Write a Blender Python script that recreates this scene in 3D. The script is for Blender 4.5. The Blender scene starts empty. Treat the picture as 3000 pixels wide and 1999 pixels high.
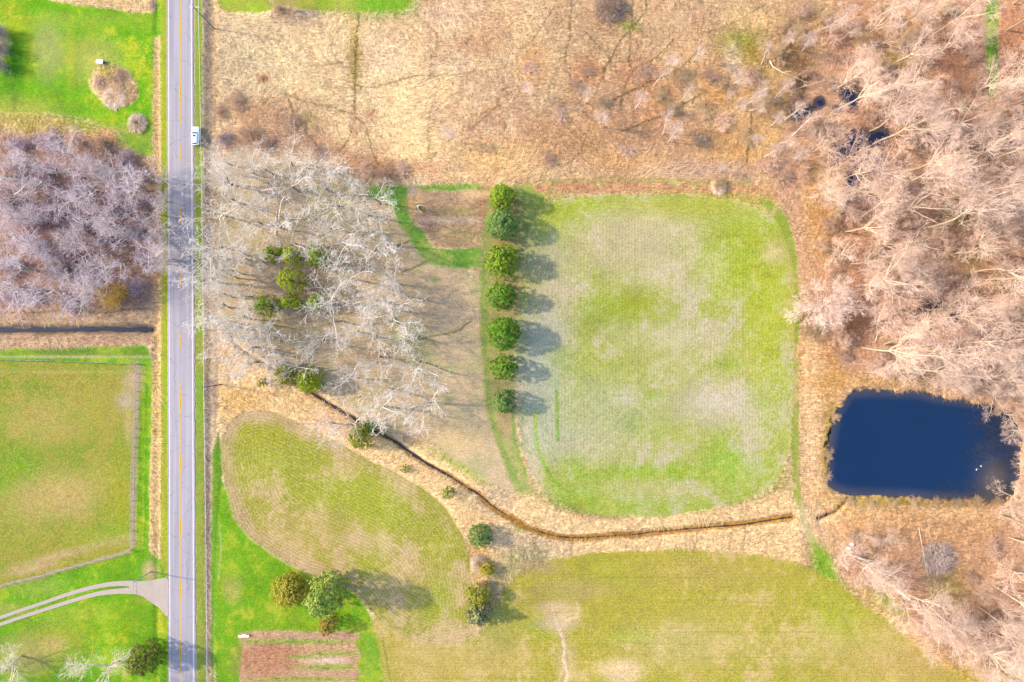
import bpy, math, random
import numpy as np
from mathutils import Vector, Matrix, Quaternion

# ------------------------------------------------------------------ basics
S = 0.0837                    # metres on the ground per photograph pixel
H = 167.0                     # height of the drone above the ground
scene = bpy.context.scene
COL = scene.collection
PI = math.pi

def w2(px, py):
    """a point of the ground plane, metres east / north of the point below the camera"""
    return ((px - 1500.0) * S, (999.5 - py) * S)

def lin(c):
    c = np.asarray(c, dtype=float) / 255.0
    return np.where(c <= 0.04045, c / 12.92, ((c + 0.055) / 1.055) ** 2.4)

GAIN = np.array([1.86, 1.97, 2.2])   # how much brighter than its albedo sunlit level ground renders
def alb(r, g, b):
    return np.clip(lin((r, g, b)) / GAIN, 0.002, 0.85)

def tag(o, label=None, cat=None, group=None, kind=None):
    if label: o['label'] = label
    if cat: o['category'] = cat
    if group: o['group'] = group
    if kind: o['kind'] = kind
    return o

# ------------------------------------------------------------------ noise (numpy)
_tab = {}
def vnoise(x, y, seed):
    """smooth value noise 0..1 on unit cells"""
    t = _tab.get(seed)
    if t is None:
        t = _tab[seed] = np.random.RandomState(seed).rand(512, 512).astype(np.float32)
    xi = np.floor(x).astype(np.int32); yi = np.floor(y).astype(np.int32)
    fx = (x - xi).astype(np.float32); fy = (y - yi).astype(np.float32)
    fx = fx * fx * (3 - 2 * fx); fy = fy * fy * (3 - 2 * fy)
    a = t[xi & 511, yi & 511]; b = t[(xi + 1) & 511, yi & 511]
    c = t[xi & 511, (yi + 1) & 511]; d = t[(xi + 1) & 511, (yi + 1) & 511]
    return (a * (1 - fx) + b * fx) * (1 - fy) + (c * (1 - fx) + d * fx) * fy

def fbm(x, y, scale, seed, octaves=4, gain=0.55):
    """about -1..1; scale = size of the largest lumps in the units of x, y"""
    v = np.zeros(np.shape(x), np.float32); amp = 1.0; tot = 0.0; f = 1.0 / scale
    for k in range(octaves):
        v += amp * (vnoise(x * f + 17.3 * k, y * f - 9.1 * k, seed + k) * 2 - 1)
        tot += amp; amp *= gain; f *= 2.03
    return v / tot * 1.6

def smooth(a, b, v):
    t = np.clip((v - a) / (b - a), 0, 1)
    return t * t * (3 - 2 * t)

def seg_dist(px, py, ax, ay, bx, by):
    dx, dy = bx - ax, by - ay
    L = dx * dx + dy * dy + 1e-9
    t = np.clip(((px - ax) * dx + (py - ay) * dy) / L, 0, 1)
    return np.hypot(px - ax - t * dx, py - ay - t * dy), t

def poly_sd(px, py, P):
    """signed distance, positive inside"""
    n = len(P)
    d = np.full(px.shape, 1e9, np.float32); ins = np.zeros(px.shape, bool)
    for i in range(n):
        ax, ay = P[i]; bx, by = P[(i + 1) % n]
        s, _ = seg_dist(px, py, ax, ay, bx, by)
        d = np.minimum(d, s)
        if ay != by:
            c = (ay > py) != (by > py)
            xx = (bx - ax) * (py - ay) / (by - ay) + ax
            ins ^= c & (px < xx)
    return np.where(ins, d, -d)

def round_poly(P, it=2):
    """corner cutting, so that hand-set outlines bend like mown or ploughed edges"""
    P = [tuple(p) for p in P]
    for _ in range(it):
        Q = []
        for i in range(len(P)):
            a = P[i]; b = P[(i + 1) % len(P)]
            Q += [(a[0] * .75 + b[0] * .25, a[1] * .75 + b[1] * .25), (a[0] * .25 + b[0] * .75, a[1] * .25 + b[1] * .75)]
        P = Q
    return P

def round_line(P, it=2):
    for _ in range(it):
        Q = [P[0]]
        for a, b in zip(P[:-1], P[1:]):
            Q += [(a[0] * .75 + b[0] * .25, a[1] * .75 + b[1] * .25), (a[0] * .25 + b[0] * .75, a[1] * .25 + b[1] * .75)]
        P = Q + [P[-1]]
    return P

# ------------------------------------------------------------------ mesh helpers
def mesh_np(name, verts, faces_flat, sizes, mat=None, smooth_sh=True, attrs=None):
    me = bpy.data.meshes.new(name)
    verts = np.asarray(verts, np.float32); nv = len(verts)
    sizes = np.asarray(sizes, np.int32)
    faces_flat = np.asarray(faces_flat, np.int32).ravel()
    me.vertices.add(nv); me.vertices.foreach_set('co', verts.ravel())
    me.loops.add(len(faces_flat)); me.loops.foreach_set('vertex_index', faces_flat)
    me.polygons.add(len(sizes))
    starts = np.concatenate(([0], np.cumsum(sizes)[:-1])).astype(np.int32)
    me.polygons.foreach_set('loop_start', starts)
    me.polygons.foreach_set('loop_total', sizes)
    me.polygons.foreach_set('use_smooth', np.full(len(sizes), smooth_sh, dtype=bool))
    for k, v in (attrs or {}).items():
        v = np.asarray(v, np.float32)
        if v.ndim == 1:
            a = me.attributes.new(k, 'FLOAT', 'POINT'); a.data.foreach_set('value', v)
        else:
            if v.shape[1] == 3: v = np.concatenate([v, np.ones((len(v), 1), np.float32)], 1)
            a = me.attributes.new(k, 'FLOAT_COLOR', 'POINT'); a.data.foreach_set('color', v.ravel())
    if mat: me.materials.append(mat)
    me.update(calc_edges=True); me.validate(clean_customdata=False)
    return me

def link(name, me, parent=None, loc=None):
    o = bpy.data.objects.new(name, me); COL.objects.link(o)
    if parent: o.parent = parent
    if loc: o.location = loc
    return o

def empty(name, loc, rz=0.0, sc=1.0):
    o = bpy.data.objects.new(name, None); COL.objects.link(o)
    o.location = loc; o.rotation_euler = (0, 0, rz); o.scale = (sc,) * 3 if np.isscalar(sc) else sc
    o.empty_display_size = 0.3
    return o

class MB:
    """collects simple shapes into one mesh"""
    def __init__(s): s.v = []; s.f = []; s.n = 0
    def add(s, V, F):
        s.v += [tuple(v) for v in V]; s.f += [tuple(i + s.n for i in f) for f in F]; s.n += len(V); return s
    def box(s, c, d, rz=0, bev=0.0, M=None):
        x, y, z = d[0] / 2, d[1] / 2, d[2] / 2
        b = min(bev, x * .6, y * .6, z * .6)
        V = []
        if b <= 0:
            V = [(sx * x, sy * y, sz * z) for sz in (-1, 1) for sx, sy in ((-1, -1), (1, -1), (1, 1), (-1, 1))]
            F = [(3, 2, 1, 0), (4, 5, 6, 7), (0, 1, 5, 4), (1, 2, 6, 5), (2, 3, 7, 6), (3, 0, 4, 7)]
        else:
            for zz, k in ((-z, b), (-z + b, 0), (z - b, 0), (z, b)):
                for sx, sy in ((-1, -1), (1, -1), (1, 1), (-1, 1)):
                    V.append((sx * (x - k), sy * (y - k), zz))
            F = [(3, 2, 1, 0), (12, 13, 14, 15)]
            for l in range(3):
                for i in range(4):
                    j = (i + 1) % 4
                    F.append((l * 4 + i, l * 4 + j, l * 4 + 4 + j, l * 4 + 4 + i))
        c_, s_ = math.cos(rz), math.sin(rz)
        out = []
        for v in V:
            p = Vector((v[0] * c_ - v[1] * s_, v[0] * s_ + v[1] * c_, v[2]))
            if M is not None: p = M @ p
            out.append((p.x + c[0], p.y + c[1], p.z + c[2]))
        return s.add(out, F)
    def tube(s, pts, rad, n=8, cap=True):
        pts = [Vector(p) for p in pts]
        if np.isscalar(rad): rad = [rad] * len(pts)
        V = []; F = []
        t0 = (pts[1] - pts[0]).normalized()
        u = t0.cross(Vector((0, 0, 1)))
        if u.length < 1e-3: u = Vector((1, 0, 0))
        u.normalize()
        for i, p in enumerate(pts):
            t = (pts[min(i + 1, len(pts) - 1)] - pts[max(i - 1, 0)]).normalized()
            u = (u - t * u.dot(t)).normalized(); w = t.cross(u)
            for k in range(n):
                a = 2 * PI * k / n
                V.append(p + (u * math.cos(a) + w * math.sin(a)) * rad[i])
        for i in range(len(pts) - 1):
            for k in range(n):
                l = (k + 1) % n
                F.append((i * n + k, i * n + l, (i + 1) * n + l, (i + 1) * n + k))
        if cap:
            F.append(tuple(reversed(range(n)))); F.append(tuple(range((len(pts) - 1) * n, len(pts) * n)))
        return s.add(V, F)
    def loft(s, rings, cap=True):
        n = len(rings[0]); V = [v for r in rings for v in r]; F = []
        for i in range(len(rings) - 1):
            for k in range(n):
                l = (k + 1) % n
                F.append((i * n + k, i * n + l, (i + 1) * n + l, (i + 1) * n + k))
        if cap:
            F.append(tuple(reversed(range(n)))); F.append(tuple(range((len(rings) - 1) * n, len(rings) * n)))
        return s.add(V, F)
    def build(s, name, mat, parent=None, sm=False):
        me = bpy.data.meshes.new(name)
        me.from_pydata(s.v, [], s.f)
        if mat: me.materials.append(mat)
        if sm:
            me.polygons.foreach_set('use_smooth', np.ones(len(me.polygons), bool))
        me.update()
        return link(name, me, parent)

# ------------------------------------------------------------------ materials
def new_mat(name):
    m = bpy.data.materials.new(name); m.use_nodes = True
    nt = m.node_tree
    b = nt.nodes['Principled BSDF']
    return m, nt, b

def N(nt, typ, **kw):
    n = nt.nodes.new(typ)
    for k, v in kw.items():
        if hasattr(n, k): setattr(n, k, v)
        else: n.inputs[k].default_value = v
    return n

def mixc(nt, a, b, fac, mode='MIX'):
    n = nt.nodes.new('ShaderNodeMix'); n.data_type = 'RGBA'; n.blend_type = mode
    for sock, val in ((n.inputs[6], a), (n.inputs[7], b), (n.inputs[0], fac)):
        if hasattr(val, 'is_output'): nt.links.new(val, sock)
        elif np.isscalar(val): sock.default_value = val
        else: sock.default_value = (*val, 1) if len(val) == 3 else val
    return n.outputs[2]

def math_n(nt, op, a, b=None, c=None, clamp=False):
    n = nt.nodes.new('ShaderNodeMath'); n.operation = op; n.use_clamp = clamp
    for i, v in enumerate((a, b, c)):
        if v is None: continue
        if hasattr(v, 'is_output'): nt.links.new(v, n.inputs[i])
        else: n.inputs[i].default_value = v
    return n.outputs[0]

def simple_mat(name, col, rough=0.8, var=0.25, scale=3.0, metal=0.0, bump=0.0, objvar=0.0, spec=0.3):
    """one colour with worn, uneven tone"""
    m, nt, b = new_mat(name)
    tc = N(nt, 'ShaderNodeTexCoord')
    no = N(nt, 'ShaderNodeTexNoise'); no.inputs['Scale'].default_value = scale; no.inputs['Detail'].default_value = 5
    nt.links.new(tc.outputs['Object'], no.inputs['Vector'])
    mr = N(nt, 'ShaderNodeMapRange'); mr.inputs[1].default_value = 0.25; mr.inputs[2].default_value = 0.75
    mr.inputs[3].default_value = 1 - var; mr.inputs[4].default_value = 1 + var
    nt.links.new(no.outputs['Fac'], mr.inputs[0])
    f = mr.outputs[0]
    if objvar:
        oi = N(nt, 'ShaderNodeObjectInfo')
        mr2 = N(nt, 'ShaderNodeMapRange'); mr2.inputs[3].default_value = 1 - objvar; mr2.inputs[4].default_value = 1 + objvar
        nt.links.new(oi.outputs['Random'], mr2.inputs[0])
        f = math_n(nt, 'MULTIPLY', f, mr2.outputs[0])
    c = mixc(nt, tuple(col), (0, 0, 0), 0.0)
    vm = N(nt, 'ShaderNodeVectorMath', operation='SCALE'); nt.links.new(c, vm.inputs[0]); nt.links.new(f, vm.inputs['Scale'])
    nt.links.new(vm.outputs[0], b.inputs['Base Color'])
    b.inputs['Roughness'].default_value = rough; b.inputs['Metallic'].default_value = metal
    b.inputs['Specular IOR Level'].default_value = spec
    if bump:
        bp = N(nt, 'ShaderNodeBump'); bp.inputs['Strength'].default_value = bump; bp.inputs['Distance'].default_value = 0.05
        nt.links.new(no.outputs['Fac'], bp.inputs['Height']); nt.links.new(bp.outputs[0], b.inputs['Normal'])
    return m

def ground_mat():
    m, nt, b = new_mat('ground_cover')
    ge = N(nt, 'ShaderNodeNewGeometry')
    at = N(nt, 'ShaderNodeAttribute', attribute_name='col')
    tx = N(nt, 'ShaderNodeAttribute', attribute_name='tex')
    rw = N(nt, 'ShaderNodeAttribute', attribute_name='row')
    sep = N(nt, 'ShaderNodeSeparateColor'); nt.links.new(tx.outputs['Color'], sep.inputs[0])
    pos = ge.outputs['Position']
    # fine grain of blades
    n1 = N(nt, 'ShaderNodeTexNoise'); n1.inputs['Scale'].default_value = 3.2; n1.inputs['Detail'].default_value = 5; n1.inputs['Roughness'].default_value = 0.7
    nt.links.new(pos, n1.inputs['Vector'])
    r1 = N(nt, 'ShaderNodeMapRange'); r1.inputs[1].default_value = .3; r1.inputs[2].default_value = .7; r1.inputs[3].default_value = .60; r1.inputs[4].default_value = 1.42
    nt.links.new(n1.outputs['Fac'], r1.inputs[0])
    # flattened stalks: stretched noise, bent by a slow field
    def stalks(rot, sx, sy, seed):
        mp = N(nt, 'ShaderNodeMapping'); mp.inputs['Rotation'].default_value = (0, 0, rot); mp.inputs['Scale'].default_value = (sx, sy, 1); mp.inputs['Location'].default_value = (seed, seed * .7, 0)
        nt.links.new(pos, mp.inputs['Vector'])
        n = N(nt, 'ShaderNodeTexNoise'); n.inputs['Scale'].default_value = 1; n.inputs['Detail'].default_value = 3; n.inputs['Distortion'].default_value = .8
        nt.links.new(mp.outputs[0], n.inputs['Vector'])
        return n.outputs['Fac']
    sa = stalks(.6, .55, 2.8, 3.0); sb = stalks(-.8, .55, 2.8, 11.0); sc_ = stalks(1.7, .6, 3.0, 23.0)
    slow = N(nt, 'ShaderNodeTexNoise'); slow.inputs['Scale'].default_value = .09; slow.inputs['Detail'].default_value = 2
    nt.links.new(pos, slow.inputs['Vector'])
    k1 = N(nt, 'ShaderNodeMapRange'); k1.inputs[1].default_value = .42; k1.inputs[2].default_value = .5; nt.links.new(slow.outputs['Fac'], k1.inputs[0])
    k2 = N(nt, 'ShaderNodeMapRange'); k2.inputs[1].default_value = .52; k2.inputs[2].default_value = .6; nt.links.new(slow.outputs['Fac'], k2.inputs[0])
    mA = N(nt, 'ShaderNodeMix'); nt.links.new(k1.outputs[0], mA.inputs[0]); nt.links.new(sa, mA.inputs[2]); nt.links.new(sb, mA.inputs[3])
    mB = N(nt, 'ShaderNodeMix'); nt.links.new(k2.outputs[0], mB.inputs[0]); nt.links.new(mA.outputs[0], mB.inputs[2]); nt.links.new(sc_, mB.inputs[3])
    r2 = N(nt, 'ShaderNodeMapRange'); r2.inputs[1].default_value = .32; r2.inputs[2].default_value = .68; r2.inputs[3].default_value = -.42; r2.inputs[4].default_value = .42
    nt.links.new(mB.outputs[0], r2.inputs[0])
    straw = math_n(nt, 'MULTIPLY', r2.outputs[0], sep.outputs[0])
    # drilled rows
    ph = math_n(nt, 'MULTIPLY', rw.outputs['Fac'], 2 * PI / 0.78)
    jit = math_n(nt, 'MULTIPLY_ADD', n1.outputs['Fac'], 2.2, ph)
    rows = math_n(nt, 'MULTIPLY', math_n(nt, 'SINE', jit), sep.outputs[2])
    f = math_n(nt, 'ADD', math_n(nt, 'ADD', r1.outputs[0], straw), rows)
    # stubble and dead blades between the green ones
    n3 = N(nt, 'ShaderNodeTexNoise'); n3.inputs['Scale'].default_value = 2.4; n3.inputs['Detail'].default_value = 4; n3.inputs['Roughness'].default_value = .75
    nt.links.new(pos, n3.inputs['Vector'])
    r3 = N(nt, 'ShaderNodeMapRange'); r3.inputs[1].default_value = .5; r3.inputs[2].default_value = .6
    nt.links.new(n3.outputs['Fac'], r3.inputs[0])
    dead = math_n(nt, 'MULTIPLY', r3.outputs[0], sep.outputs[1])
    c = mixc(nt, at.outputs['Color'], tuple(alb(218, 196, 152)), dead)
    vm = N(nt, 'ShaderNodeVectorMath', operation='SCALE'); nt.links.new(c, vm.inputs[0]); nt.links.new(f, vm.inputs['Scale'])
    nt.links.new(vm.outputs[0], b.inputs['Base Color'])
    b.inputs['Roughness'].default_value = 0.95; b.inputs['Specular IOR Level'].default_value = 0.08
    hsum = math_n(nt, 'ADD', n1.outputs['Fac'], math_n(nt, 'MULTIPLY', mB.outputs[0], sep.outputs[0]))
    bp = N(nt, 'ShaderNodeBump'); bp.inputs['Strength'].default_value = .4; bp.inputs['Distance'].default_value = .14
    nt.links.new(hsum, bp.inputs['Height']); nt.links.new(bp.outputs[0], b.inputs['Normal'])
    return m

def water_mat(name, base, spec_ior=1.45, rough=.04, wav=.02):
    m, nt, b = new_mat(name)
    ge = N(nt, 'ShaderNodeNewGeometry')
    n = N(nt, 'ShaderNodeTexNoise'); n.inputs['Scale'].default_value = .12; n.inputs['Detail'].default_value = 3
    nt.links.new(ge.outputs['Position'], n.inputs['Vector'])
    r = N(nt, 'ShaderNodeMapRange'); r.inputs[3].default_value = .8; r.inputs[4].default_value = 1.2; nt.links.new(n.outputs['Fac'], r.inputs[0])
    # leaf litter floating near the banks
    n2 = N(nt, 'ShaderNodeTexNoise'); n2.inputs['Scale'].default_value = 1.6; n2.inputs['Detail'].default_value = 4; n2.inputs['Roughness'].default_value = .8
    nt.links.new(ge.outputs['Position'], n2.inputs['Vector'])
    at = N(nt, 'ShaderNodeAttribute', attribute_name='shore')
    lim = math_n(nt, 'MULTIPLY', n2.outputs['Fac'], math_n(nt, 'MULTIPLY_ADD', at.outputs['Fac'], .35, .72))
    r2 = N(nt, 'ShaderNodeMapRange'); r2.inputs[1].default_value = .56; r2.inputs[2].default_value = .60; nt.links.new(lim, r2.inputs[0])
    mud = mixc(nt, tuple(base), (.075, .058, .045), at.outputs['Fac'])  # mud along the banks, and the painted tree reflection in the pond
    vm = N(nt, 'ShaderNodeVectorMath', operation='SCALE'); nt.links.new(mud, vm.inputs[0]); nt.links.new(r.outputs[0], vm.inputs['Scale'])
    c = mixc(nt, vm.outputs[0], tuple(alb(150, 130, 130)), r2.outputs[0])
    nt.links.new(c, b.inputs['Base Color'])
    b.inputs['Roughness'].default_value = rough; b.inputs['IOR'].default_value = spec_ior; b.inputs['Specular Tint'].default_value = (.5, .78, 1, 1)
    bp = N(nt, 'ShaderNodeBump'); bp.inputs['Strength'].default_value = wav; bp.inputs['Distance'].default_value = .1
    n4 = N(nt, 'ShaderNodeTexNoise'); n4.inputs['Scale'].default_value = 1.2; n4.inputs['Detail'].default_value = 2
    nt.links.new(ge.outputs['Position'], n4.inputs['Vector'])
    nt.links.new(n4.outputs['Fac'], bp.inputs['Height']); nt.links.new(bp.outputs[0], b.inputs['Normal'])
    return m

def asphalt_mat():
    m, nt, b = new_mat('asphalt')
    ge = N(nt, 'ShaderNodeNewGeometry')
    mp = N(nt, 'ShaderNodeMapping'); mp.inputs['Scale'].default_value = (1.3, .03, 1); nt.links.new(ge.outputs['Position'], mp.inputs['Vector'])
    n = N(nt, 'ShaderNodeTexNoise'); n.inputs['Scale'].default_value = 1; n.inputs['Detail'].default_value = 4; nt.links.new(mp.outputs[0], n.inputs['Vector'])
    r = N(nt, 'ShaderNodeMapRange'); r.inputs[1].default_value = .3; r.inputs[2].default_value = .7; r.inputs[3].default_value = .84; r.inputs[4].default_value = 1.14; nt.links.new(n.outputs['Fac'], r.inputs[0])
    g = N(nt, 'ShaderNodeTexNoise'); g.inputs['Scale'].default_value = 9; g.inputs['Detail'].default_value = 4; nt.links.new(ge.outputs['Position'], g.inputs['Vector'])
    rg = N(nt, 'ShaderNodeMapRange'); rg.inputs[3].default_value = .88; rg.inputs[4].default_value = 1.12; nt.links.new(g.outputs['Fac'], rg.inputs[0])
    vo = N(nt, 'ShaderNodeTexVoronoi'); vo.feature = 'DISTANCE_TO_EDGE'; vo.inputs['Scale'].default_value = .17
    nd = N(nt, 'ShaderNodeTexNoise'); nd.inputs['Scale'].default_value = .6; nt.links.new(ge.outputs['Position'], nd.inputs['Vector'])
    ad = N(nt, 'ShaderNodeVectorMath', operation='MULTIPLY_ADD'); nt.links.new(nd.outputs['Color'], ad.inputs[0]); ad.inputs[1].default_value = (2.5, 2.5, 0); nt.links.new(ge.outputs['Position'], ad.inputs[2])
    nt.links.new(ad.outputs[0], vo.inputs['Vector'])
    cr = N(nt, 'ShaderNodeMapRange'); cr.inputs[1].default_value = .004; cr.inputs[2].default_value = .012; cr.inputs[3].default_value = .76; nt.links.new(vo.outputs['Distance'], cr.inputs[0])
    f = math_n(nt, 'MULTIPLY', math_n(nt, 'MULTIPLY', r.outputs[0], rg.outputs[0]), cr.outputs[0])
    vm = N(nt, 'ShaderNodeVectorMath', operation='SCALE'); vm.inputs[0].default_value = tuple(alb(194, 188, 203)); nt.links.new(f, vm.inputs['Scale'])
    nt.links.new(vm.outputs[0], b.inputs['Base Color']); b.inputs['Roughness'].default_value = .9; b.inputs['Specular IOR Level'].default_value = .2
    return m

def leaf_mat(name, dark, mid, light, trans=.15):
    """needles: 'v' is each spray's own tone"""
    m, nt, b = new_mat(name)
    at = N(nt, 'ShaderNodeAttribute', attribute_name='v')
    cr = N(nt, 'ShaderNodeValToRGB')
    cr.color_ramp.elements[0].color = (*dark, 1); cr.color_ramp.elements[1].color = (*light, 1)
    e = cr.color_ramp.elements.new(.5); e.color = (*mid, 1)
    nt.links.new(at.outputs['Fac'], cr.inputs[0]); nt.links.new(cr.outputs[0], b.inputs['Base Color'])
    b.inputs['Roughness'].default_value = .75; b.inputs['Specular IOR Level'].default_value = .15
    return m

M = {}
M['ground'] = ground_mat()
M['asphalt'] = asphalt_mat()
M['white_paint'] = simple_mat('white_road_paint', alb(255, 250, 252), .8, .1, 2)
M['yellow_paint'] = simple_mat('yellow_road_paint', alb(246, 196, 40), .8, .12, 2)
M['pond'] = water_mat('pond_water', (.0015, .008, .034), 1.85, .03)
M['creek'] = water_mat('creek_water', (.03, .024, .026), 1.4)
M['channel'] = water_mat('ditch_water', (.032, .034, .042), 1.4)
M['pool'] = water_mat('pool_water', (.012, .012, .05), 1.5)

# ------------------------------------------------------------------ the land: one fine grid, split by what grows on it
STEP = 3.0
gx = np.arange(-186, 3190, STEP); gy = np.arange(-162, 2166, STEP)
PX, PY = np.meshgrid(gx, gy)               # photograph pixels on the ground plane
PX = PX.astype(np.float32); PY = PY.astype(np.float32)
col = np.zeros(PX.shape + (3,), np.float32)
tex = np.zeros(PX.shape + (3,), np.float32)        # straw, dead blades, rows
row = (PX * S).astype(np.float32)
zz = (fbm(PX, PY, 420, 900, 3) * .25).astype(np.float32)
tall = np.zeros(PX.shape, np.float32)              # tussock height
cls = np.zeros(PX.shape, np.int16)                 # which piece of land
NAMES = []                                          # (name, label, category)
def klass(name, label, cat):
    NAMES.append((name, label, cat)); return len(NAMES) - 1
_wx = fbm(PX, PY, 60, 11, 4); _wy = fbm(PX, PY, 60, 31, 4)
_fx = fbm(PX, PY, 14, 51, 3)
fine = fbm(PX, PY, 10, 71, 3)
mid = fbm(PX, PY, 45, 81, 4)
big = fbm(PX, PY, 170, 91, 4)

def mask_poly(P, soft=4, warp=6, rnd=2):
    P = round_poly(P, rnd) if rnd else P
    xs = [p[0] for p in P]; ys = [p[1] for p in P]; pad = soft + warp * 2 + 6
    i0, i1 = np.searchsorted(gx, [min(xs) - pad, max(xs) + pad]); j0, j1 = np.searchsorted(gy, [min(ys) - pad, max(ys) + pad])
    sl = (slice(j0, j1), slice(i0, i1))
    x = PX[sl] + _wx[sl] * warp * .6 + _fx[sl] * warp * .5; y = PY[sl] + _wy[sl] * warp * .6 + _fx[sl] * warp * .4
    sd = poly_sd(x, y, P)
    return sl, smooth(-soft, soft, sd), sd

EDGE_W = [150]
def paint(P, c, soft=4, warp=6, rnd=2, k=None, amt=1.0, straw=None, dead=None, rows=None, tl=None, vary=None, rowmode=None):
    sl, m, sd = mask_poly(P, soft, warp, rnd)
    c = np.array(alb(*c), np.float32)
    mm = (m * amt)[..., None]
    cc = c
    if vary:                        # a second tone in patches
        c2 = np.array(alb(*vary[0]), np.float32)
        t = smooth(vary[1] - .35, vary[1] + .35, .6 * big[sl] + .7 * mid[sl] + .35 * fine[sl])[..., None]
        cc = c * (1 - t) + c2 * t
    col[sl] = col[sl] * (1 - mm) + cc * mm
    for ch, v in ((0, straw), (1, dead), (2, rows)):
        if v is not None: tex[sl][..., ch] = tex[sl][..., ch] * (1 - m) + v * m
    if tl is not None: tall[sl] = tall[sl] * (1 - m) + tl * m
    if rowmode == 'edge':
        q = m > .5; edge = sd < EDGE_W[0] + 30 * _wx[sl]
        r = row[sl]; r[q & edge] = (sd * S)[q & edge]; row[sl] = r
    if rowmode == 'ew':
        q = m > .5; r = row[sl]; r[q] = (PY[sl] * S)[q]; row[sl] = r
    if k is not None:
        q = m > .5; c_ = cls[sl]; c_[q] = k; cls[sl] = c_
    return sl, m, sd

def blob(cx, cy, rx, ry, c, amt=.8, ang=0, soft=.85, dead=None, straw=None):
    R = max(rx, ry) * 2.3
    i0, i1 = np.searchsorted(gx, [cx - R, cx + R]); j0, j1 = np.searchsorted(gy, [cy - R, cy + R])
    sl = (slice(j0, j1), slice(i0, i1))
    ca, sa = math.cos(ang), math.sin(ang)
    x = PX[sl] - cx; y = PY[sl] - cy
    d = np.hypot((x * ca + y * sa) / rx, (-x * sa + y * ca) / ry)
    d = d + .20 * mid[sl] + .10 * fine[sl]
    m = (1 - smooth(1 - soft, 1 + soft, d)) * amt
    col[sl] = col[sl] * (1 - m[..., None]) + np.array(alb(*c), np.float32) * m[..., None]
    for ch, v in ((0, straw), (1, dead)):
        if v is not None: tex[sl][..., ch] = tex[sl][..., ch] * (1 - m) + v * m

def line(P, w, c, amt=.8, soft=2.0, warp=3, rnd=2, k=None, dz=0, dw=None, straw=None, dead=None):
    P = round_line(P, rnd)
    xs = [p[0] for p in P]; ys = [p[1] for p in P]; pad = max(w, dw or 0) + soft + warp * 2 + 8
    i0, i1 = np.searchsorted(gx, [min(xs) - pad, max(xs) + pad]); j0, j1 = np.searchsorted(gy, [min(ys) - pad, max(ys) + pad])
    sl = (slice(j0, j1), slice(i0, i1))
    x = PX[sl] + _wx[sl] * warp * .6 + _fx[sl] * warp * .5; y = PY[sl] + _wy[sl] * warp * .6
    d = np.full(x.shape, 1e9, np.float32)
    for a, b_ in zip(P[:-1], P[1:]):
        s_, _t = seg_dist(x, y, *a, *b_); d = np.minimum(d, s_)
    m = (1 - smooth(w - soft, w + soft, d)) * amt
    if c is not None:
        col[sl] = col[sl] * (1 - m[..., None]) + np.array(alb(*c), np.float32) * m[..., None]
    for ch, v in ((0, straw), (1, dead)):
        if v is not None: tex[sl][..., ch] = tex[sl][..., ch] * (1 - m) + v * m
    if dz: zz[sl] = zz[sl] - dz * (1 - smooth(w * .35, dw or w, d)); 
    if k is not None:
        q = m > .5; c_ = cls[sl]; c_[q] = k; cls[sl] = c_
    return sl, m, d

# --- dry meadow everywhere first
k_meadow = klass('meadow', 'broad tan meadow of dry flattened grass crossed by deer trails, along the top', 'meadow')
col[:] = np.array(alb(222, 189, 161), np.float32); tex[..., 0] = 1.0; tall[:] = .28
t = smooth(-.5, .7, big + .5 * mid)[..., None]
col[:] = col * (1 - t * .8) + np.array(alb(226, 200, 160), np.float32) * t * .8
t = smooth(.1, .9, fbm(PX, PY, 130, 131, 4))[..., None]
col[:] = col * (1 - t * .55) + np.array(alb(205, 162, 130), np.float32) * t * .55
t = smooth(.25, .9, fbm(PX, PY, 55, 151, 5))[..., None]
col[:] = col * (1 - t * .6) + np.array(alb(196, 144, 116), np.float32) * t * .6
t = smooth(.25, .9, fbm(PX, PY, 65, 171, 5))[..., None]
col[:] = col * (1 - t * .6) + np.array(alb(238, 212, 184), np.float32) * t * .6
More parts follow.
